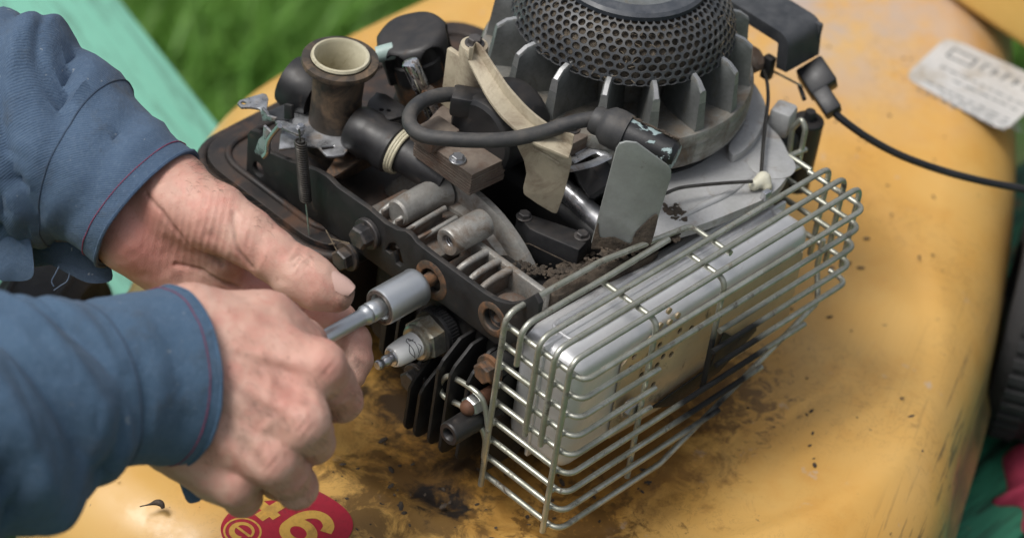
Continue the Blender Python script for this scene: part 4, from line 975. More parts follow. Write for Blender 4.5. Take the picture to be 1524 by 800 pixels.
carb = lathe('carburettor', [(1.6, 10.2), (1.35, 11.2), (1.28, 13.0), (1.35, 14.7), (1.9, 15.05), (1.96, 15.2), (1.93, 15.38), (1.7, 15.42), (1.5, 15.4)], cz, ZH, mt['carb'], eng, 48, cap1=False)
lathe('intake_ring', [(1.36, 15.3), (1.5, 15.5), (1.45, 15.62), (1.34, 15.64), (1.25, 15.5), (1.2, 14.2), (1.15, 12.3), (.9, 12.1), (.02, 12.1)], cz, ZH, mt['ivory'], carb, 56, cap0=False, cap1=False)
lathe('primer_plug', [(.3, 0), (.42, .02), (.44, .9), (.3, 1.)], P(572, 82, z=14.2)-RT*.4, nrm(RT*.95+UP*.25), mt['teal_plastic'], carb, 28)
lathe('choke_drum', [(.5, -1.), (1.3, -.9), (1.45, -.3), (1.45, .4), (1.3, .9), (.4, 1.0)], P(452, 130, z=12.2), nrm(YH*.8-XH*.2+ZH*.1), mt['black_plastic'], carb, 36)
box('carb_body', cz+[.9, .2, 9.8], (3.0, 3.4, 2.4), mt['carb'], carb, w=.35)
mb = MB(); mb.add(*lathe_g([(1.1, 0), (1.25, .3), (1.3, 1.), (1.15, 1.6), (1.28, 2.0), (1.28, 2.5), (1.05, 2.7)], P(556, 205, z=12.)-nrm(P(640, 255, z=11.6)-P(556, 205, z=12.))*1.25, nrm(P(640, 255, z=11.6)-P(556, 205, z=12.)), 36)); mb.obj('intake_elbow', mt['black_plastic'], carb)
il = P(590, 222, z=11.9); id_ = nrm(P(640, 255, z=11.6)-P(556, 205, z=12.))
ip = lathe('intake_pipe', [(.98, -.4), (.98, 3.2)], il, id_, mt['black_plastic'], eng, 36)
for k in range(3): tube('sealing_ring', circ(il+id_*(.1+.14*k), *perp(id_), 1.16-.03*k, 40), .10, mt['ivory'], ip, 8, True)
lathe('chrome_spout', [(.25, -.05), (.40, 0), (.44, .08), (.44, 1.5), (.38, 1.6), (.40, 3.2)], P(610, 92, z=15.6), nrm(P(634, 146, z=13.6)-P(610, 92, z=15.6)), mt['chrome'], eng, 28)
slab('choke_plate', [P(*q, z=13.) for q in ((548, 150), (560, 137), (575, 140), (603, 158), (600, 172), (580, 178), (560, 172), (545, 165))], (0, 0, -.2), mt['black_plastic'], carb, w=.05, holes=[circ(P(568, 163, z=13.), XH, YH, .12, 10), circ(P(579, 164, z=13.), XH, YH, .12, 10)])
# control plate: stamped, bright worn levers over the tank
kz = 11.5
def pz_(l, z): return [P(*q, z=z) for q in l]
cpx = lambda l: [(340+x/5.714, 120+y/5.714) for x, y in l]
cp = slab('control_plate', pz_(cpx([(430, 580), (545, 565), (650, 545), (760, 560), (835, 635), (890, 640), (985, 625), (1060, 530), (1115, 380), (1000, 320), (790, 330), (640, 240), (540, 215), (470, 340), (440, 480)]), kz), (0, 0, -.16), mt['lever'], eng, w=.04,
    holes=[pz_(cpx([(935, 380), (1045, 400), (1035, 445), (925, 425)]), kz), pz_(cpx([(790, 560), (900, 550), (905, 572), (800, 585)]), kz)])
slab('throttle_lever', pz_(cpx([(400, 335), (470, 335), (560, 370), (620, 365), (655, 410), (630, 455), (580, 455), (480, 410), (400, 355)]), 12.1), (0, 0, -.16), mt['lever'], cp, w=.04, holes=[circ(P(*cpx([(605, 397)])[0], z=12.1), XH, YH, .16, 14)])
slab('throttle_lever', pz_(cpx([(75, 190), (95, 165), (290, 105), (325, 115), (340, 150), (320, 280), (285, 285), (270, 235), (190, 222), (110, 225)]), 13.0), (0, 0, -.16), mt['lever'], cp, w=.04, holes=[circ(P(*cpx([(130, 186)])[0], z=13.0), XH, YH, .14, 12)])
slab('lever_web', [P(*q, x=.5) for q in cpx([(280, 230), (320, 270), (335, 300), (400, 320), (395, 350), (290, 345), (280, 300)])], (.16, 0, 0), mt['lever'], cp, w=.03)
slab('bent_tongue', [P(*q, x=-.4) for q in cpx([(295, 380), (360, 440), (330, 470), (320, 620), (290, 650), (225, 625), (220, 600), (255, 500), (290, 470)])], (.15, 0, 0), mt['lever'], cp, w=.04)
tube('bright_edge', smooth_path([P(*q, x=-.6) for q in cpx([(435, 385), (380, 450), (340, 520), (330, 610), (300, 645)])], 4), .14, mt['zinc'], cp, 8)
slab('dark_bracket', pz_(cpx([(330, 260), (480, 195), (530, 220), (520, 330), (400, 330)]), 11.9), (0, 0, -.18), mt['grey_plastic'], cp, w=.05)
slab('dark_bracket', [P(*q, x=1.2) for q in cpx([(470, 200), (530, 215), (540, 330), (470, 330)])], (.2, 0, 0), mt['black_steel'], cp, w=.05)
bolt('pivot_rivet', P(*cpx([(615, 400)])[0], z=12.1), ZH, .2, .18, mt['zinc'], cp)
# governor spring hanging in front of the plate, its straight wire and hook
s0 = P(447, 210, x=.1); s1 = P(455, 298, x=.1)
nco = 26; hel = [s0+(s1-s0)*t+.27*(math.cos(2*math.pi*nco*t)*XH+math.sin(2*math.pi*nco*t)*YH) for t in np.linspace(0, 1, nco*12)]
spr = tube('governor_spring', hel, .055, mt['spring'], eng, 6)
tube('spring_core', [s0, s1], .2, mt['spring'], spr, 10)
tube('spring_hook', smooth_path([s0, P(446, 200, x=.1), P(445, 192, x=.1)], 4), .05, mt['spring'], spr, 6)
tube('spring_wire', [s1, P(460, 345, x=.1), P(461, 357, x=.1), P(458, 380, x=.1)], .04, mt['zinc'], spr, 6)
tube('spring_hook', smooth_path([P(*q, x=.1) for q in ((443, 362), (446, 357), (450, 358), (453, 366), (456, 372))], 4), .03, mt['zinc'], spr, 6)
for a, b in (((485, 342), (508, 385)), ((492, 355), (520, 362)), ((463, 368), (498, 362))): tube('straw_stem', [P(*a, x=.6), P(*b, x=.4)], .03, mt['straw'], eng, 5)

# ---------------------------------------------------------------- far right: cover, cable clamp, linkage
kx0 = P(1165, 50, z=15.4)[0]; ky = P(1172, 62, z=15.2)[1]; xw = P(1225, 30, z=15.4)[0]-kx0
pf = fillet([(0, 17.5, 15.4), (0, ky, 15.4), (0, ky-.25, 13.3)], .9, 6); V, Fc = [], []; n = len(pf)
for i, p in enumerate(pf):
    d = nrm(pf[min(i+1, n-1)]-pf[max(i-1, 0)]); no = np.cross(d, XH); no = no/np.linalg.norm(no)
    for x_, o_ in ((0, 0), (xw, 0), (xw, -.7), (0, -.7)): V.append(p+XH*(kx0+x_)-no*o_*-1)
for i in range(n-1):
    for k in range(4): Fc.append((i*4+k, i*4+(k+1) % 4, (i+1)*4+(k+1) % 4, (i+1)*4+k))
Fc += [(3, 2, 1, 0), tuple((n-1)*4+k for k in range(4))]
cover = mesh('control_cover', *bev(A(V), Fc, .3, 4, 40), mt['grey_plastic'], eng)
box('cover_flange', (kx0+xw-.15, 12.5, 14.3), (.3, 8, 1.9), mt['grey_plastic'], cover, w=.1)
box('cover_stay', (kx0+xw*.5, 14.6, 6.7), (2.4, 2.4, 13), mt['black_iron'], cover, w=.2)
def q3(px, py, z): return P(px, py, z=z)
k0, k1 = q3(1196, 100, 12.4), q3(1232, 128, 11.9)
ka = nrm(q3(1240, 160, 11.6)-q3(1196, 95, 12.6)); kb = nrm(np.cross(ka, FW)); kc = np.cross(ka, kb)
clamp = box('cable_clamp', q3(1216, 117, 12.2), (1.7, 1.6, 1.3), mt['cable_rubber'], eng, ax=(ka, kb, kc), w=.15)
box('clamp_sleeve', q3(1231, 152, 11.7), (1.5, .95, .95), mt['cable_rubber'], clamp, ax=(ka, kb, kc), w=.12)
tube('clamp_clip', [q3(1190, 128, 11.9), q3(1193, 136, 11.8), q3(1197, 148, 11.7)], .13, mt['cable_rubber'], clamp, 8)
cbp = [((1232, 156), 11.6), ((1250, 175), 11.2), ((1290, 204), 10.3), ((1340, 231), 9.2), ((1400, 253), 8.2), ((1460, 269), 7.5), ((1524, 281), 7.), ((1620, 296), 6.6), ((1760, 320), 6.2)]
tube('control_cable', smooth_path([q3(*q, z) for q, z in cbp], 6), .21, mt['cable_rubber'], eng, 12)
tube('inner_wire', [q3(1147, 104, 12.6), q3(1170, 116, 12.4), q3(1193, 128, 12.2)], .06, mt['wire_green'], clamp, 6)
can = lathe('breather_canister', [(.82, -4.4), (.82, -.2), (.84, -.1), (.8, 0), (.3, .02), (.3, .5), (.26, .58), (.02, .6)], q3(1204, 178, 11.0), ZH, mt['black_plastic'], eng, 36)
lug = box('bolt_lug', q3(1166, 168, 12.5)-[0, 0, .4], (1.3, 1.2, 1.6), mt['cast_white'], eng, ax=(nrm([.9, .3, 0]), nrm([-.3, .9, 0]), ZH), w=.25)
lathe('swivel', [(.62, -.5), (.72, -.3), (.72, .2), (.5, .4)], q3(1120, 88, 13.4), nrm([.3, -.6, .7]), mt['lamination'], eng, 28)
box('swivel_stem', q3(1143, 100, 12.8), (.5, .6, 1.4), mt['black_plastic'], eng, w=.1)
rod = tube('governor_rod', smooth_path([q3(*q, z) for q, z in (((1137, 105), 13.2), ((1142, 125), 13.2), ((1143, 150), 13.), ((1139, 185), 12.8), ((1136, 215), 12.7), ((1133, 258), 12.5))], 5), .10, mt['spring'], eng, 8)
tube('governor_rod', smooth_path([q3(*q, z) for q, z in (((990, 288), 12.9), ((1015, 279), 12.9), ((1070, 273), 12.8), ((1120, 270), 12.7))], 5), .09, mt['spring'], eng, 8)
nb_ = blob('nylon_bushing', [(q3(1122, 276, 12.3), q3(1136, 266, 12.45), .28, .34), (q3(1136, 266, 12.45), q3(1142, 278, 12.2), .34, .26)], mt['white_nylon'], eng, .08, .2)
box('bushing_clip', q3(1140, 290, 12.2), (.5, .35, .5), mt['zinc'], nb_, w=.06)

# ---------------------------------------------------------------- socket tool
tool = thing('socket_driver', 'satin chrome socket and extension bar on the plate screw, held in both hands', 'socket tool', (-2, 10.5, 10))
to = A([0, 10.5, 10.0])
sk = lathe('socket', [(.62, .35), (.80, .30), (.93, .18), (.97, .06), (.95, -.1), (.95, -2.2), (.92, -2.32), (.86, -2.35), (.7, -2.35), (.62, -2.2), (.6, -2.0)], to-XH*.05, XH, mt['satin'], tool, 56)
lathe('drive_rim', [(.88, -2.365), (.72, -2.375), (.66, -2.3), (.64, -1.9), (.1, -1.9)], to-XH*.05, XH, mt['satin_dark'], sk, 40, cap0=False)
lathe('driven_stud', [(.05, -1.6), (.3, -1.5), (.33, -1.2), (.36, 1.0)], to+XH*.3, XH, mt['rusty'], sk, 20)
bar = lathe('extension_bar', [(.46, -3.2), (.5, -3.55), (.52, -3.95), (.46, -4.05), (.50, -4.12), (.50, -4.3), (.42, -4.42), (.40, -4.6), (.39, -9.3)], to+XH*.95, XH, mt['satin'], tool, 36)
lathe('drive_handle', [(.5, -9.6), (.95, -9.9), (1.05, -11), (1.0, -14), (1.05, -15.5), (.7, -16)], to, XH, mt['black_plastic'], tool, 28)

# ---------------------------------------------------------------- the mechanic's hands and sleeves
person = thing('person', 'person in blue work jacket sleeves, two bare hands turning a socket tool', 'person', (-30, 30, tb))
def hand(name, palm, fingers, extra, h, detail, kp=.9, kf=.28, kj=.5, label=None):
    conv = lambda pr_: [(P(a[0], a[1], d=a[2]), P(b[0], b[1], d=b[2]), a[3], b[3]) for a, b in pr_]
    palm = conv(palm); fs = [conv(list(zip(f[:-1], f[1:]))) for f in fingers]; ex = conv(extra)
    allp = palm+[p for f in fs for p in f]+ex
    lo = np.min([np.minimum(a, b)-max(r1, r2) for a, b, r1, r2 in allp], 0)-.5; hi = np.max([np.maximum(a, b)+max(r1, r2) for a, b, r1, r2 in allp], 0)+.5
    def f(Gd):
        d = None
        for p in palm:
            e = sd_cone(Gd, *p); d = e if d is None else smin(d, e, kp)
        for p in ex: d = smin(d, sd_cone(Gd, *p), .3)
        df = None
        for fg in fs:
            e = None
            for p in fg:
                q = sd_cone(Gd, *p); e = q if e is None else smin(e, q, kf)
            df = e if df is None else smin(df, e, .07)
        return smin(d, df, kj)
    V, Fc = surface_nets(f, lo, hi, h)
    N = vnormals(V, Fc)
    disp, grime, pink = detail(V, N)
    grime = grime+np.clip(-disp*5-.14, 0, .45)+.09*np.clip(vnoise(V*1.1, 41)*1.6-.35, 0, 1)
    V = V+N*disp[:, None]
    o = mesh(name, V, Fc.tolist(), mt['skin'], person, 180)
    for nm, arr in (('grime', grime), ('pink', pink)):
        at = o.data.attributes.new(nm, 'FLOAT', 'POINT'); at.data.foreach_set('value', np.clip(arr, 0, 1).astype(np.float32))
    if label: o['label'] = label
    return o
def pxy(V):
    q = V-CAM; d = q@FW; return 762+FPX*(q@RT)/d, 400-FPX*(q@UP)/d
def gs(V, c, r): return np.exp(-(((V-c)**2).sum(1))/(r*r))
def seg(V, a, b):
    ba = b-a; t = np.clip((V-a)@ba/(ba@ba), 0, 1); return np.linalg.norm(V-a-t[:, None]*ba, axis=1), t
def crease(V, pts, w_, depth):
    """groove along a polyline lying on the skin"""
    d = np.full(len(V), 1e9)
    for a, b in zip(pts[:-1], pts[1:]): d = np.minimum(d, seg(V, a, b)[0])
    return -depth*np.exp(-(d/w_)**2)
def near(V, px, py, dmax=1e9):
    """skin point under a photo position"""
    x, y = pxy(V); k = np.argsort((x-px)**2+(y-py)**2)[:40]; dep = (V[k]-CAM)@FW; return V[k[np.argmin(dep)]]

# left hand: thumb along the top, fingers curled behind the bar
LT = [(262, 298, 127.6, 1.78), (318, 322, 127.0, 1.62), (368, 352, 126.6, 1.36), (405, 380, 126.4, 1.23), (444, 409, 126.3, 1.17), (474, 426, 126.3, 1.10), (500, 435, 126.4, .90)]
LI = [(330, 440, 131.2, 1.3), (395, 447, 130.4, 1.15), (455, 462, 129.8, 1.0), (502, 478, 129.3, .93), (524, 508, 129.2, .86), (529, 535, 128.9, .80), (524, 556, 128.6, .72)]
LM = [(330, 480, 132.4, 1.3), (400, 490, 132., 1.1), (470, 505, 131.4, .98), (495, 545, 130.9, .85), (470, 575, 130., .75)]
LR = [(310, 500, 133., 1.2), (390, 525, 132.8, 1.0), (445, 545, 132.2, .9), (450, 585, 131., .8)]
LPALM = [((60, 160, 130.5, 2.1), (243, 284, 128.7, 2.02)), ((30, 225, 130.5, 2.1), (203, 338, 128.9, 2.0)), ((243, 284, 128.7, 2.0), (300, 320, 127.9, 1.7)), ((203, 345, 129.0, 2.0), (300, 420, 130.4, 1.9)), ((300, 420, 130.4, 1.9), (385, 440, 130.6, 1.45)), ((300, 430, 131.2, 1.9), (340, 490, 132., 1.4)), ((260, 320, 128.4, 1.5), (330, 380, 128.8, 1.3))]
def ldetail(V, N):
    x, y = pxy(V); disp = np.zeros(len(V))
    # fan of skin folds across the thumb web, running down the picture
    ph = x+.18*(y-320)+5*vnoise(np.c_[x/26, y/60, x*0], 3)
    m_ = np.exp(-((x-300)/75)**2-((y-345)/55)**2); disp -= .05*m_*np.abs(np.sin(ph/3.6))**.6
    m2 = np.exp(-((x-382)/16)**2-((y-385)/34)**2); disp -= .06*m2*np.abs(np.sin((x+.45*y)/9))
    m3 = np.exp(-((x-445)/20)**2-((y-382)/20)**2); disp -= .05*m3*np.abs(np.sin((x*.75+y*.55)/5.0+.8*vnoise(np.c_[x/10, y/10, x*0], 8)))
    disp += .05*vnoise(V*.9, 6)+.025*vnoise(V*2.4, 9)
    for pts, w_, dd in (([(214, 288), (238, 318), (262, 350), (296, 380), (330, 398)], .14, .10), ([(262, 398), (300, 408), (330, 424), (360, 432)], .12, .12), ([(352, 315), (344, 345), (352, 375), (372, 400)], .12, .09), ([(438, 455), (447, 462)], .12, .1), ([(432, 382), (448, 372), (462, 386)], .07, .05), ([(436, 392), (450, 380), (464, 392)], .06, .05)):
        disp += crease(V, [near(V, *p) for p in pts], w_, dd)
    tip = P(512, 438, d=126.0); ix = P(528, 535, d=128.); pal = P(262, 395, d=128.)
    dn_ = gs(V, tip, .75)*.9*(x > 495); grime = dn_+.75*gs(V, ix, .8)+.8*gs(V, P(263, 410, d=128.2), .35)+.5*gs(V, P(340, 388, d=127), .8)+.35*gs(V, P(463, 384, d=125.6), .25)
    pink = np.clip(1.2*gs(V, P(215, 370, d=127.5), 2.6)+.95*gs(V, P(390, 435, d=129.), 1.6)+.8*gs(V, P(475, 470, d=128.6), 1.2)+.5*gs(V, P(310, 330, d=126.), 1.4)-.2, 0, 1)
    return disp, grime, pink
lh = hand('hand', LPALM, [LT, LI, LM, LR], [((442, 406, 126.2, 1.17), (456, 414, 126.2, 1.15))], .085, ldetail, kp=.8, kf=.25, kj=.45, label='left hand with grimy thumb laid along the bar')
# thumbnail
def nail(c_px, u_px, dirn, wd, L, parent):
    c = A(c_px); u = nrm(u_px); n_ = nrm(dirn); n_ = nrm(n_-u*np.dot(n_, u)); v = np.cross(n_, u); V, Fc = [], []; nu, nv = 14, 12
    for i in range(nu+1):
        for j in range(nv+1):
            s_ = i/nu*2-1; t = j/nv*2-1; half = wd*(1-.12*max(0, -s_)**2-.30*max(0, s_)**3-.35*max(0, -s_-.55))
            a = t*.95; R = half*1.02
            V.append(c+u*s_*L*(1-.10*t*t*(1 if s_ > 0 else -.9))+v*math.sin(a)*R+n_*(math.cos(a)*R-R-.07*s_*s_))
    for i in range(nu):
        for j in range(nv): a = i*(nv+1)+j; Fc.append((a, a+1, a+nv+2, a+nv+1))
    V = A(V); k = len(V); o = mesh('thumbnail', np.concatenate([V, V-n_*.07]), Fc+[tuple(q+k for q in reversed(f)) for f in Fc], mt['nail'], parent, 180)
    tube('grime_under_nail', [p-n_*.05 for p in V[nu*(nv+1)+1:nu*(nv+1)+nv]], .05, mt['soil'], parent, 6); return o
ax_t = nrm(P(512, 437, d=126.4)-P(470, 415, d=126.3)); nd_ = nrm((UP*.88+RT*.47)*.62-FW*.72)
ctr = P(497, 434, d=126.35); nd_ = nrm(nd_-ax_t*np.dot(nd_, ax_t)); nl = nail(ctr+nd_*1.06, ax_t-nd_*.13, nd_, .64, .78, lh)

# right hand: closed round the handle, back of the hand towards the camera
RI = [(474, 546, 118.6, 1.16), (494, 570, 120.0, 1.06), (508, 594, 121.6, .97), (490, 600, 123.6, .86), (462, 580, 124.6, .8), (446, 556, 124.2, .72)]
RM = [(450, 626, 117.7, 1.16), (460, 644, 119.3, 1.04), (467, 660, 120.9, .94), (445, 656, 123.2, .84), (415, 630, 124.2, .78), (400, 606, 123.8, .7)]
RR = [(404, 682, 118.0, 1.12), (424, 704, 119.2, 1.06), (440, 722, 120.4, 1.0), (415, 715, 122.8, .84), (380, 680, 123.8, .76), (365, 650, 123.4, .7)]
RL = [(350, 716, 119.1, 1.02), (358, 728, 120.4, .96), (361, 739, 121.4, .88), (345, 730, 123.4, .76), (325, 690, 123.8, .66)]
RTb = [(300, 490, 119.6, 1.5), (395, 488, 120.4, 1.42), (448, 512, 122.2, 1.18), (462, 530, 124.6, 1.0), (440, 560, 125.8, .85)]
RPALM = [((120, 560, 115.8, 2.4), (265, 535, 119.0, 2.2)), ((130, 615, 115.9, 2.3), (255, 600, 119.2, 2.1)), ((285, 485, 118.8, 1.75), (470, 545, 118.7, 1.20)), ((285, 545, 118.1, 1.8), (448, 624, 117.8, 1.18)), ((275, 600, 118.4, 1.75), (402, 680, 118.1, 1.14)), ((260, 640, 119.4, 1.6), (348, 716, 119.2, 1.05)), ((265, 650, 120.2, 1.55), (318, 705, 120.4, 1.25)), ((340, 560, 119.6, 2.0), (400, 620, 120., 1.6)), ((290, 485, 119.4, 1.6), (392, 488, 120.3, 1.42)), ((392, 488, 120.3, 1.42), (450, 520, 121.0, 1.15))]
REX = [((330, 560, 116.9, .22), (446, 620, 116.85, .26)), ((320, 600, 117.1, .2), (398, 676, 117.05, .25)), ((340, 520, 117.2, .22), (472, 545, 117.65, .28)), ((480, 543, 117.95, .5), (487, 548, 118.1, .5)), ((449, 630, 117.1, .5), (453, 634, 117.25, .5)), ((402, 684, 117.5, .45), (406, 688, 117.65, .45)), ((350, 718, 118.3, .4), (353, 722, 118.5, .4))]
def rdetail(V, N):
    x, y = pxy(V); disp = .06*vnoise(V*.8, 16)+.03*vnoise(V*2.2, 19)
    # dips between the tendons, veins over the back
    for a, b in (((350, 575), (425, 640)), ((330, 625), (385, 690)), ((380, 535), (455, 590))): disp += crease(V, [near(V, *a), near(V, *b)], .42, .07)
    for pts in ([(378, 668), (392, 640), (412, 618), (424, 600)], [(330, 560), (352, 600), (356, 650)], [(390, 520), (405, 560), (400, 600)]):
        disp -= crease(V, [near(V, *p) for p in pts], .20, .05)
    m_ = np.exp(-((x-425)/60)**2-((y-745)/26)**2); disp -= .03*m_*np.abs(np.sin((x*.5-y)/4.5))
    for c in ((487, 548), (452, 636), (403, 688), (515, 588), (476, 655), (450, 716)):
        k = np.exp(-((x-c[0])/15)**2-((y-c[1])/15)**2); disp -= .032*k*np.abs(np.sin((x*.75+y*.6)/3.6))
    fr = ((V-CAM)@FW) < 121.5
    pink = np.clip(sum(np.exp(-((x-c[0])/20)**2-((y-c[1])/22)**2) for c in ((487, 545), (450, 636), (403, 690), (528, 590)))*.42+.35*np.exp(-((x-430)/60)**2-((y-560)/50)**2), 0, 1)*fr
    grime = .3*np.exp(-((x-515)/30)**2-((y-618)/14)**2)+.25*np.exp(-((x-388)/10)**2-((y-738)/18)**2)
    return disp, grime, pink
rh_ = hand('hand', RPALM, [RI, RM, RR, RL, RTb], REX, .085, rdetail, kp=1.0, kf=.3, kj=.55, label='right fist closed round the tool, back of the hand up')

# fine dark hairs on the left wrist edge and right hand back
def hairs(parent, pts, n, L, dirn):
    V = A([v.co for v in parent.data.vertices])/S+root_of(parent); N = A([v.normal for v in parent.data.vertices]); x, y = pxy(V); mb = MB()
    dep = (V-CAM)@FW; r = np.random.default_rng(11)
    for (cx, cy, sx, sy, k, dmax) in pts:
        sel = np.where((np.abs(x-cx) < sx) & (np.abs(y-cy) < sy) & (dep < dmax))[0]
        if not len(sel): continue
        for i in r.choice(sel, k):
            d = nrm(dirn+r.normal(0, .35, 3)); p = V[i]; l = L*r.uniform(.5, 1.2)
            mb.add(*tube_g([p-N[i]*.02, p+N[i]*.10*l*2+d*l*.4, p+N[i]*.12*l*2+d*l], [.006, .005, .002], 3, caps=False))
    if mb.n: mb.obj('hair', mt['hair'], parent, 180, 'stuff')
hairs(lh, [(320, 258, 45, 30, 170, 129.5), (390, 320, 25, 22, 50, 129)], 0, .5, nrm(RT*.8-UP*.5))
hairs(rh_, [(390, 590, 95, 100, 320, 118.8), (510, 600, 30, 25, 80, 122), (430, 735, 35, 22, 70, 121)], 0, .35, nrm(RT*.6-UP*.7))

# sleeves: cloth tubes built ring by ring with folds
def sleeve(name, rings, folds, m, m_in, label, seed, seam_s=3.8, nseg=168, steps=260):
    """rings: (px, py, depth, half width across the picture in px, half width in depth cm)"""
    C = [P(a[0], a[1], d=a[2]) for a in rings]; Wd = [a[3]*a[2]/FPX for a in rings]; Dp = [a[4] for a in rings]
    pth = A(smooth_path(C, 24)); n = len(pth)
    tt = np.linspace(0, len(C)-1, n); Wd = np.interp(tt, range(len(C)), Wd); Dp = np.interp(tt, range(len(C)), Dp)
    sl_ = np.r_[0, np.cumsum(np.linalg.norm(np.diff(pth, axis=0), axis=1))]; Ltot = sl_[-1]
    ss = np.r_[np.linspace(0, .12, 16)[:-1], np.linspace(.12, 1, steps)]*Ltot
    R_, rows = [], len(ss); th = np.linspace(0, 2*math.pi, nseg, endpoint=False)
    V = np.zeros((rows, nseg, 3)); UVs = np.zeros((rows, nseg, 2))
    for i, s_ in enumerate(ss):
        c = A([np.interp(s_, sl_, pth[:, k]) for k in range(3)]); c2 = A([np.interp(min(s_+.3, Ltot), sl_, pth[:, k]) for k in range(3)]); c1_ = A([np.interp(max(s_-.3, 0), sl_, pth[:, k]) for k in range(3)])
        T = nrm(c2-c1_); u = nrm(np.cross(T, FW)); v = np.cross(u, T); v = v if np.dot(v, FW) < 0 else -v        # v towards the camera
        w_ = np.interp(s_, sl_, Wd); d_ = np.interp(s_, sl_, Dp)
        rad = 1+folds(s_, th)*min(1., .15+s_/1.4)
        V[i] = c+np.cos(th)[:, None]*u*w_*rad[:, None]+np.sin(th)[:, None]*v*d_*rad[:, None]
        UVs[i, :, 0] = th/(2*math.pi)*24; UVs[i, :, 1] = s_
    noise_ = .10*vnoise(V.reshape(-1, 3)*.5, seed)+.05*vnoise(V.reshape(-1, 3)*1.3, seed+1)
    Vf = V.reshape(-1, 3); ctr = V.mean(1, keepdims=True); Nn = (V-ctr); Nn /= np.linalg.norm(Nn, axis=2, keepdims=True)
    Vf = Vf+noise_[:, None]*Nn.reshape(-1, 3); V = Vf.reshape(rows, nseg, 3)
    th_ = .11; inner = V[:14]-Nn[:14]*th_*2
    mb = MB(); Fo = [(i*nseg+k, (i+1)*nseg+k, (i+1)*nseg+(k+1) % nseg, i*nseg+(k+1) % nseg) for i in range(rows-1) for k in range(nseg)]
    k0 = rows*nseg; Fi = [(k0+i*nseg+k, k0+i*nseg+(k+1) % nseg, k0+(i+1)*nseg+(k+1) % nseg, k0+(i+1)*nseg+k) for i in range(13) for k in range(nseg)]
    Fr = [(k, (k+1) % nseg, k0+(k+1) % nseg, k0+k) for k in range(nseg)]
    Va = np.concatenate([V.reshape(-1, 3), inner.reshape(-1, 3)])
    o = mesh(name, Va, Fo+Fi+Fr, m, person, 60); o['label'] = label
    UVa = np.concatenate([UVs.reshape(-1, 2), UVs[:14].reshape(-1, 2)]); uvl = o.data.uv_layers.new(name='UVMap')
    li = np.zeros(len(o.data.loops), np.int32); o.data.loops.foreach_get('vertex_index', li); uvl.data.foreach_set('uv', UVa[li].astype(np.float32).ravel())
    # hem edge roll and wine-red stitch line
    tube('hem_edge', V[0], .09, m, o, 6, True)
    iseam = int(np.argmin(abs(ss-seam_s))); tube('cuff_seam_shadow', V[iseam]+Nn[iseam]*.0, .05, mt['denim_in'], o, 6, True)  # cuff seam as a dark tube, its shadow line put into the colour
    ih = int(np.argmin(abs(ss-.62))); mbs = MB(); ring = V[ih]+Nn[ih]*.015
    for k in range(0, nseg):
        a, b = ring[k], ring[(k+1) % nseg]; L_ = np.linalg.norm(b-a); ns = max(1, int(round(L_/.22)))
        for q in range(ns): mbs.add(*tube_g([a+(b-a)*(q+.1)/ns, a+(b-a)*(q+.45)/ns+Nn[ih][k]*.02, a+(b-a)*(q+.8)/ns], .026, 5))
    mbs.obj('stitching', mt['thread'], o, 60)
    return o, V, Nn
def ang(t, c): return np.angle(np.exp(1j*(t-c)))
def fold(s, t, s0, t0, slope, sw, tw, amp):
    return amp*np.exp(-((s-s0-slope*ang(t, t0))/sw)**2)*np.exp(-(ang(t, t0)/tw)**2)
def wrk(s, t, seed, s0, am=.10):
    q = lambda a, b, sd: vnoise(np.stack([np.cos(t)*a+s*.22, np.sin(t)*a+s*b, s*.45+0*t], -1), sd)
    k = .12*min(1, s/1.5)+.88/(1+math.exp(-(s-s0)/.3))
    return k*(-am*(1-np.abs(q(1.2, .30, seed)))**5+.02*q(1.8, .3, seed+1)-.25*am*(1-np.abs(q(2.4, .6, seed+2)))**6)
def lf(s, t):                                   # angle: 0 lower edge, pi/2 towards the camera, pi upper edge
    r = np.zeros_like(t)
    r += .07*(1/(1+np.exp(-(s-3.9-.3*np.sin(t))/.07)))-.03
    for a in ((7.3, 2.75, .6, 1.2, .8, .17), (5.0, 2.45, 1.1, .34, .6, -.20), (5.9, 1.5, 2.2, .4, .8, -.11), (8.6, 1.9, 2.6, .45, .9, -.16), (10.2, 1.5, 2.8, .8, 1., .10), (12.0, 1.7, 2.6, .45, 1., -.15), (13.6, 1.2, 2.2, .9, 1., .09), (15.2, 1.5, 2., .7, 1., -.1),
              (1.5, 2.3, .5, .25, .8, .06), (2.4, 2.2, .6, .25, .8, -.07), (1.9, .8, -1.0, .3, .6, -.04), (3.0, .9, -1., .35, .6, .04), (6.5, .6, 1.6, .5, .7, -.09), (8.0, .5, 1.8, .6, .7, .08)): r += fold(s, t, *a)
    return r*1.25+wrk(s, t, 61, 4.2)+.012*np.sin(3*t+.9*s)
sL, VL, NL = sleeve('sleeve', [(219, 311, 128.9, 112, 3.5), (165, 265, 129.3, 118, 3.5), (110, 235, 129.8, 140, 3.9), (40, 215, 130.6, 168, 4.5), (-60, 185, 132, 185, 5.2), (-220, 120, 135, 190, 5.6), (-420, 20, 138, 200, 6), (-900, -200, 145, 215, 6.4)], lf, mt['denim'], mt['denim_in'], 'blue-grey twill sleeve with frayed open cuff', 31)
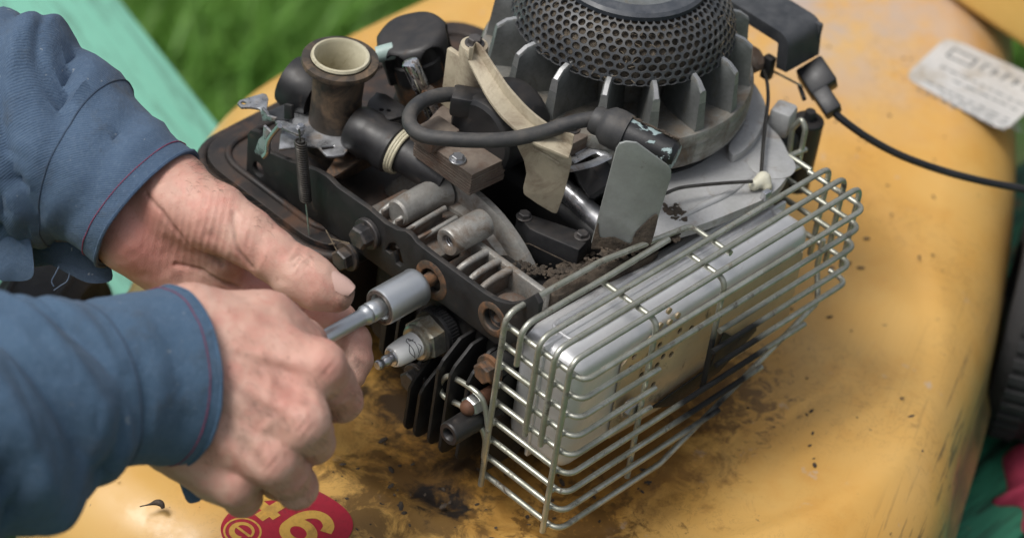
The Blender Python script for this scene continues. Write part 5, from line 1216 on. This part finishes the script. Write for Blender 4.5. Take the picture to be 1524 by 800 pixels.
def rf(s, t):
    r = np.zeros_like(t)
    r += .035*(1/(1+np.exp(-(s-4.4-.2*np.sin(t))/.10)))-.01
    for a in ((5.8, 2.2, 1.4, .45, .7, -.12), (7.0, 1.9, 1.6, .7, .9, .10), (8.6, 1.6, 2.2, .55, 1., -.13), (10.2, 1.3, 2.6, .9, 1.1, .13), (12.2, 1.3, 2.4, .7, 1., -.13), (14., 1.4, 2., 1., 1., .1), (5.6, .8, -1.2, .5, .6, -.07), (7.4, .5, -1.4, .8, .7, .08),
              (1.8, 1.6, .5, .4, .7, -.03), (3.0, 1.2, -.4, .5, .8, .03)): r += fold(s, t, *a)
    return r*1.15+wrk(s, t, 83, 4.8, .06)+.012*np.sin(3*t+.8*s+1)
sR, VR, NR = sleeve('sleeve', [(258, 559, 118.8, 134, 3.9), (205, 563, 117.7, 130, 3.7), (150, 572, 116.6, 128, 3.7), (90, 590, 115.4, 150, 4.2), (10, 612, 113.8, 178, 4.8), (-130, 640, 111, 195, 5.4), (-330, 680, 107, 205, 6), (-820, 770, 97, 225, 6.4)], rf, mt['denim2'], mt['denim_in'], 'blue twill sleeve with wine-red stitched cuff', 47)
# loose flaps of the unbuttoned cuffs, with frayed threads
def flap(pxs, name, parent, m, off=A([0, 0, 0])):
    pts = smooth_path([P(q[0], q[1], d=q[2]) for q in pxs], 4, True); c = np.mean(pts, 0); V = [c]; n = len(pts)
    for t in (.5, 1.):
        for p in pts: V.append(c+(p-c)*t+(-FW)*.07*math.sin(math.pi*t))
    Fc = [(0, 1+k, 1+(k+1) % n) for k in range(n)]+[(1+k, 1+n+k, 1+n+(k+1) % n, 1+(k+1) % n) for k in range(n)]
    V = A(V); k_ = len(V); o = mesh(name, np.concatenate([V, V+FW*.16]), Fc+[tuple(q+k_ for q in reversed(f)) for f in Fc]+[(1+n+k, k_+1+n+k, k_+1+n+(k+1) % n, 1+n+(k+1) % n) for k in range(n)], m, parent, 60)
    o.data.uv_layers.new(name='UVMap'); return o
flap([(40, 398, 131.), (45, 372, 130.5), (80, 360, 130.), (130, 365, 129.6), (158, 385, 129.6), (166, 416, 130.), (134, 421, 130.), (105, 409, 130.2), (72, 392, 130.6), (56, 392, 131.)], 'cuff_flap', sL, mt['denim_in'])
flap([(0, 350, 129.), (40, 350, 128.8), (50, 392, 129.), (46, 414, 129.2), (20, 418, 129.4), (-6, 410, 129.2)], 'cuff_flap', sL, mt['denim'])
flap([(262, 700, 122.5), (272, 704, 122.3), (300, 738, 122.4), (288, 748, 122.6), (276, 742, 122.8)], 'cuff_flap', sR, mt['denim2'])
for l in ([(88, 396), (82, 408), (77, 418), (80, 426)], [(104, 406), (100, 418), (90, 425), (80, 432)]): tube('frayed_thread', smooth_path([P(*q, d=128.9) for q in l], 5), .035, mt['blue_thread'], sL, 5)
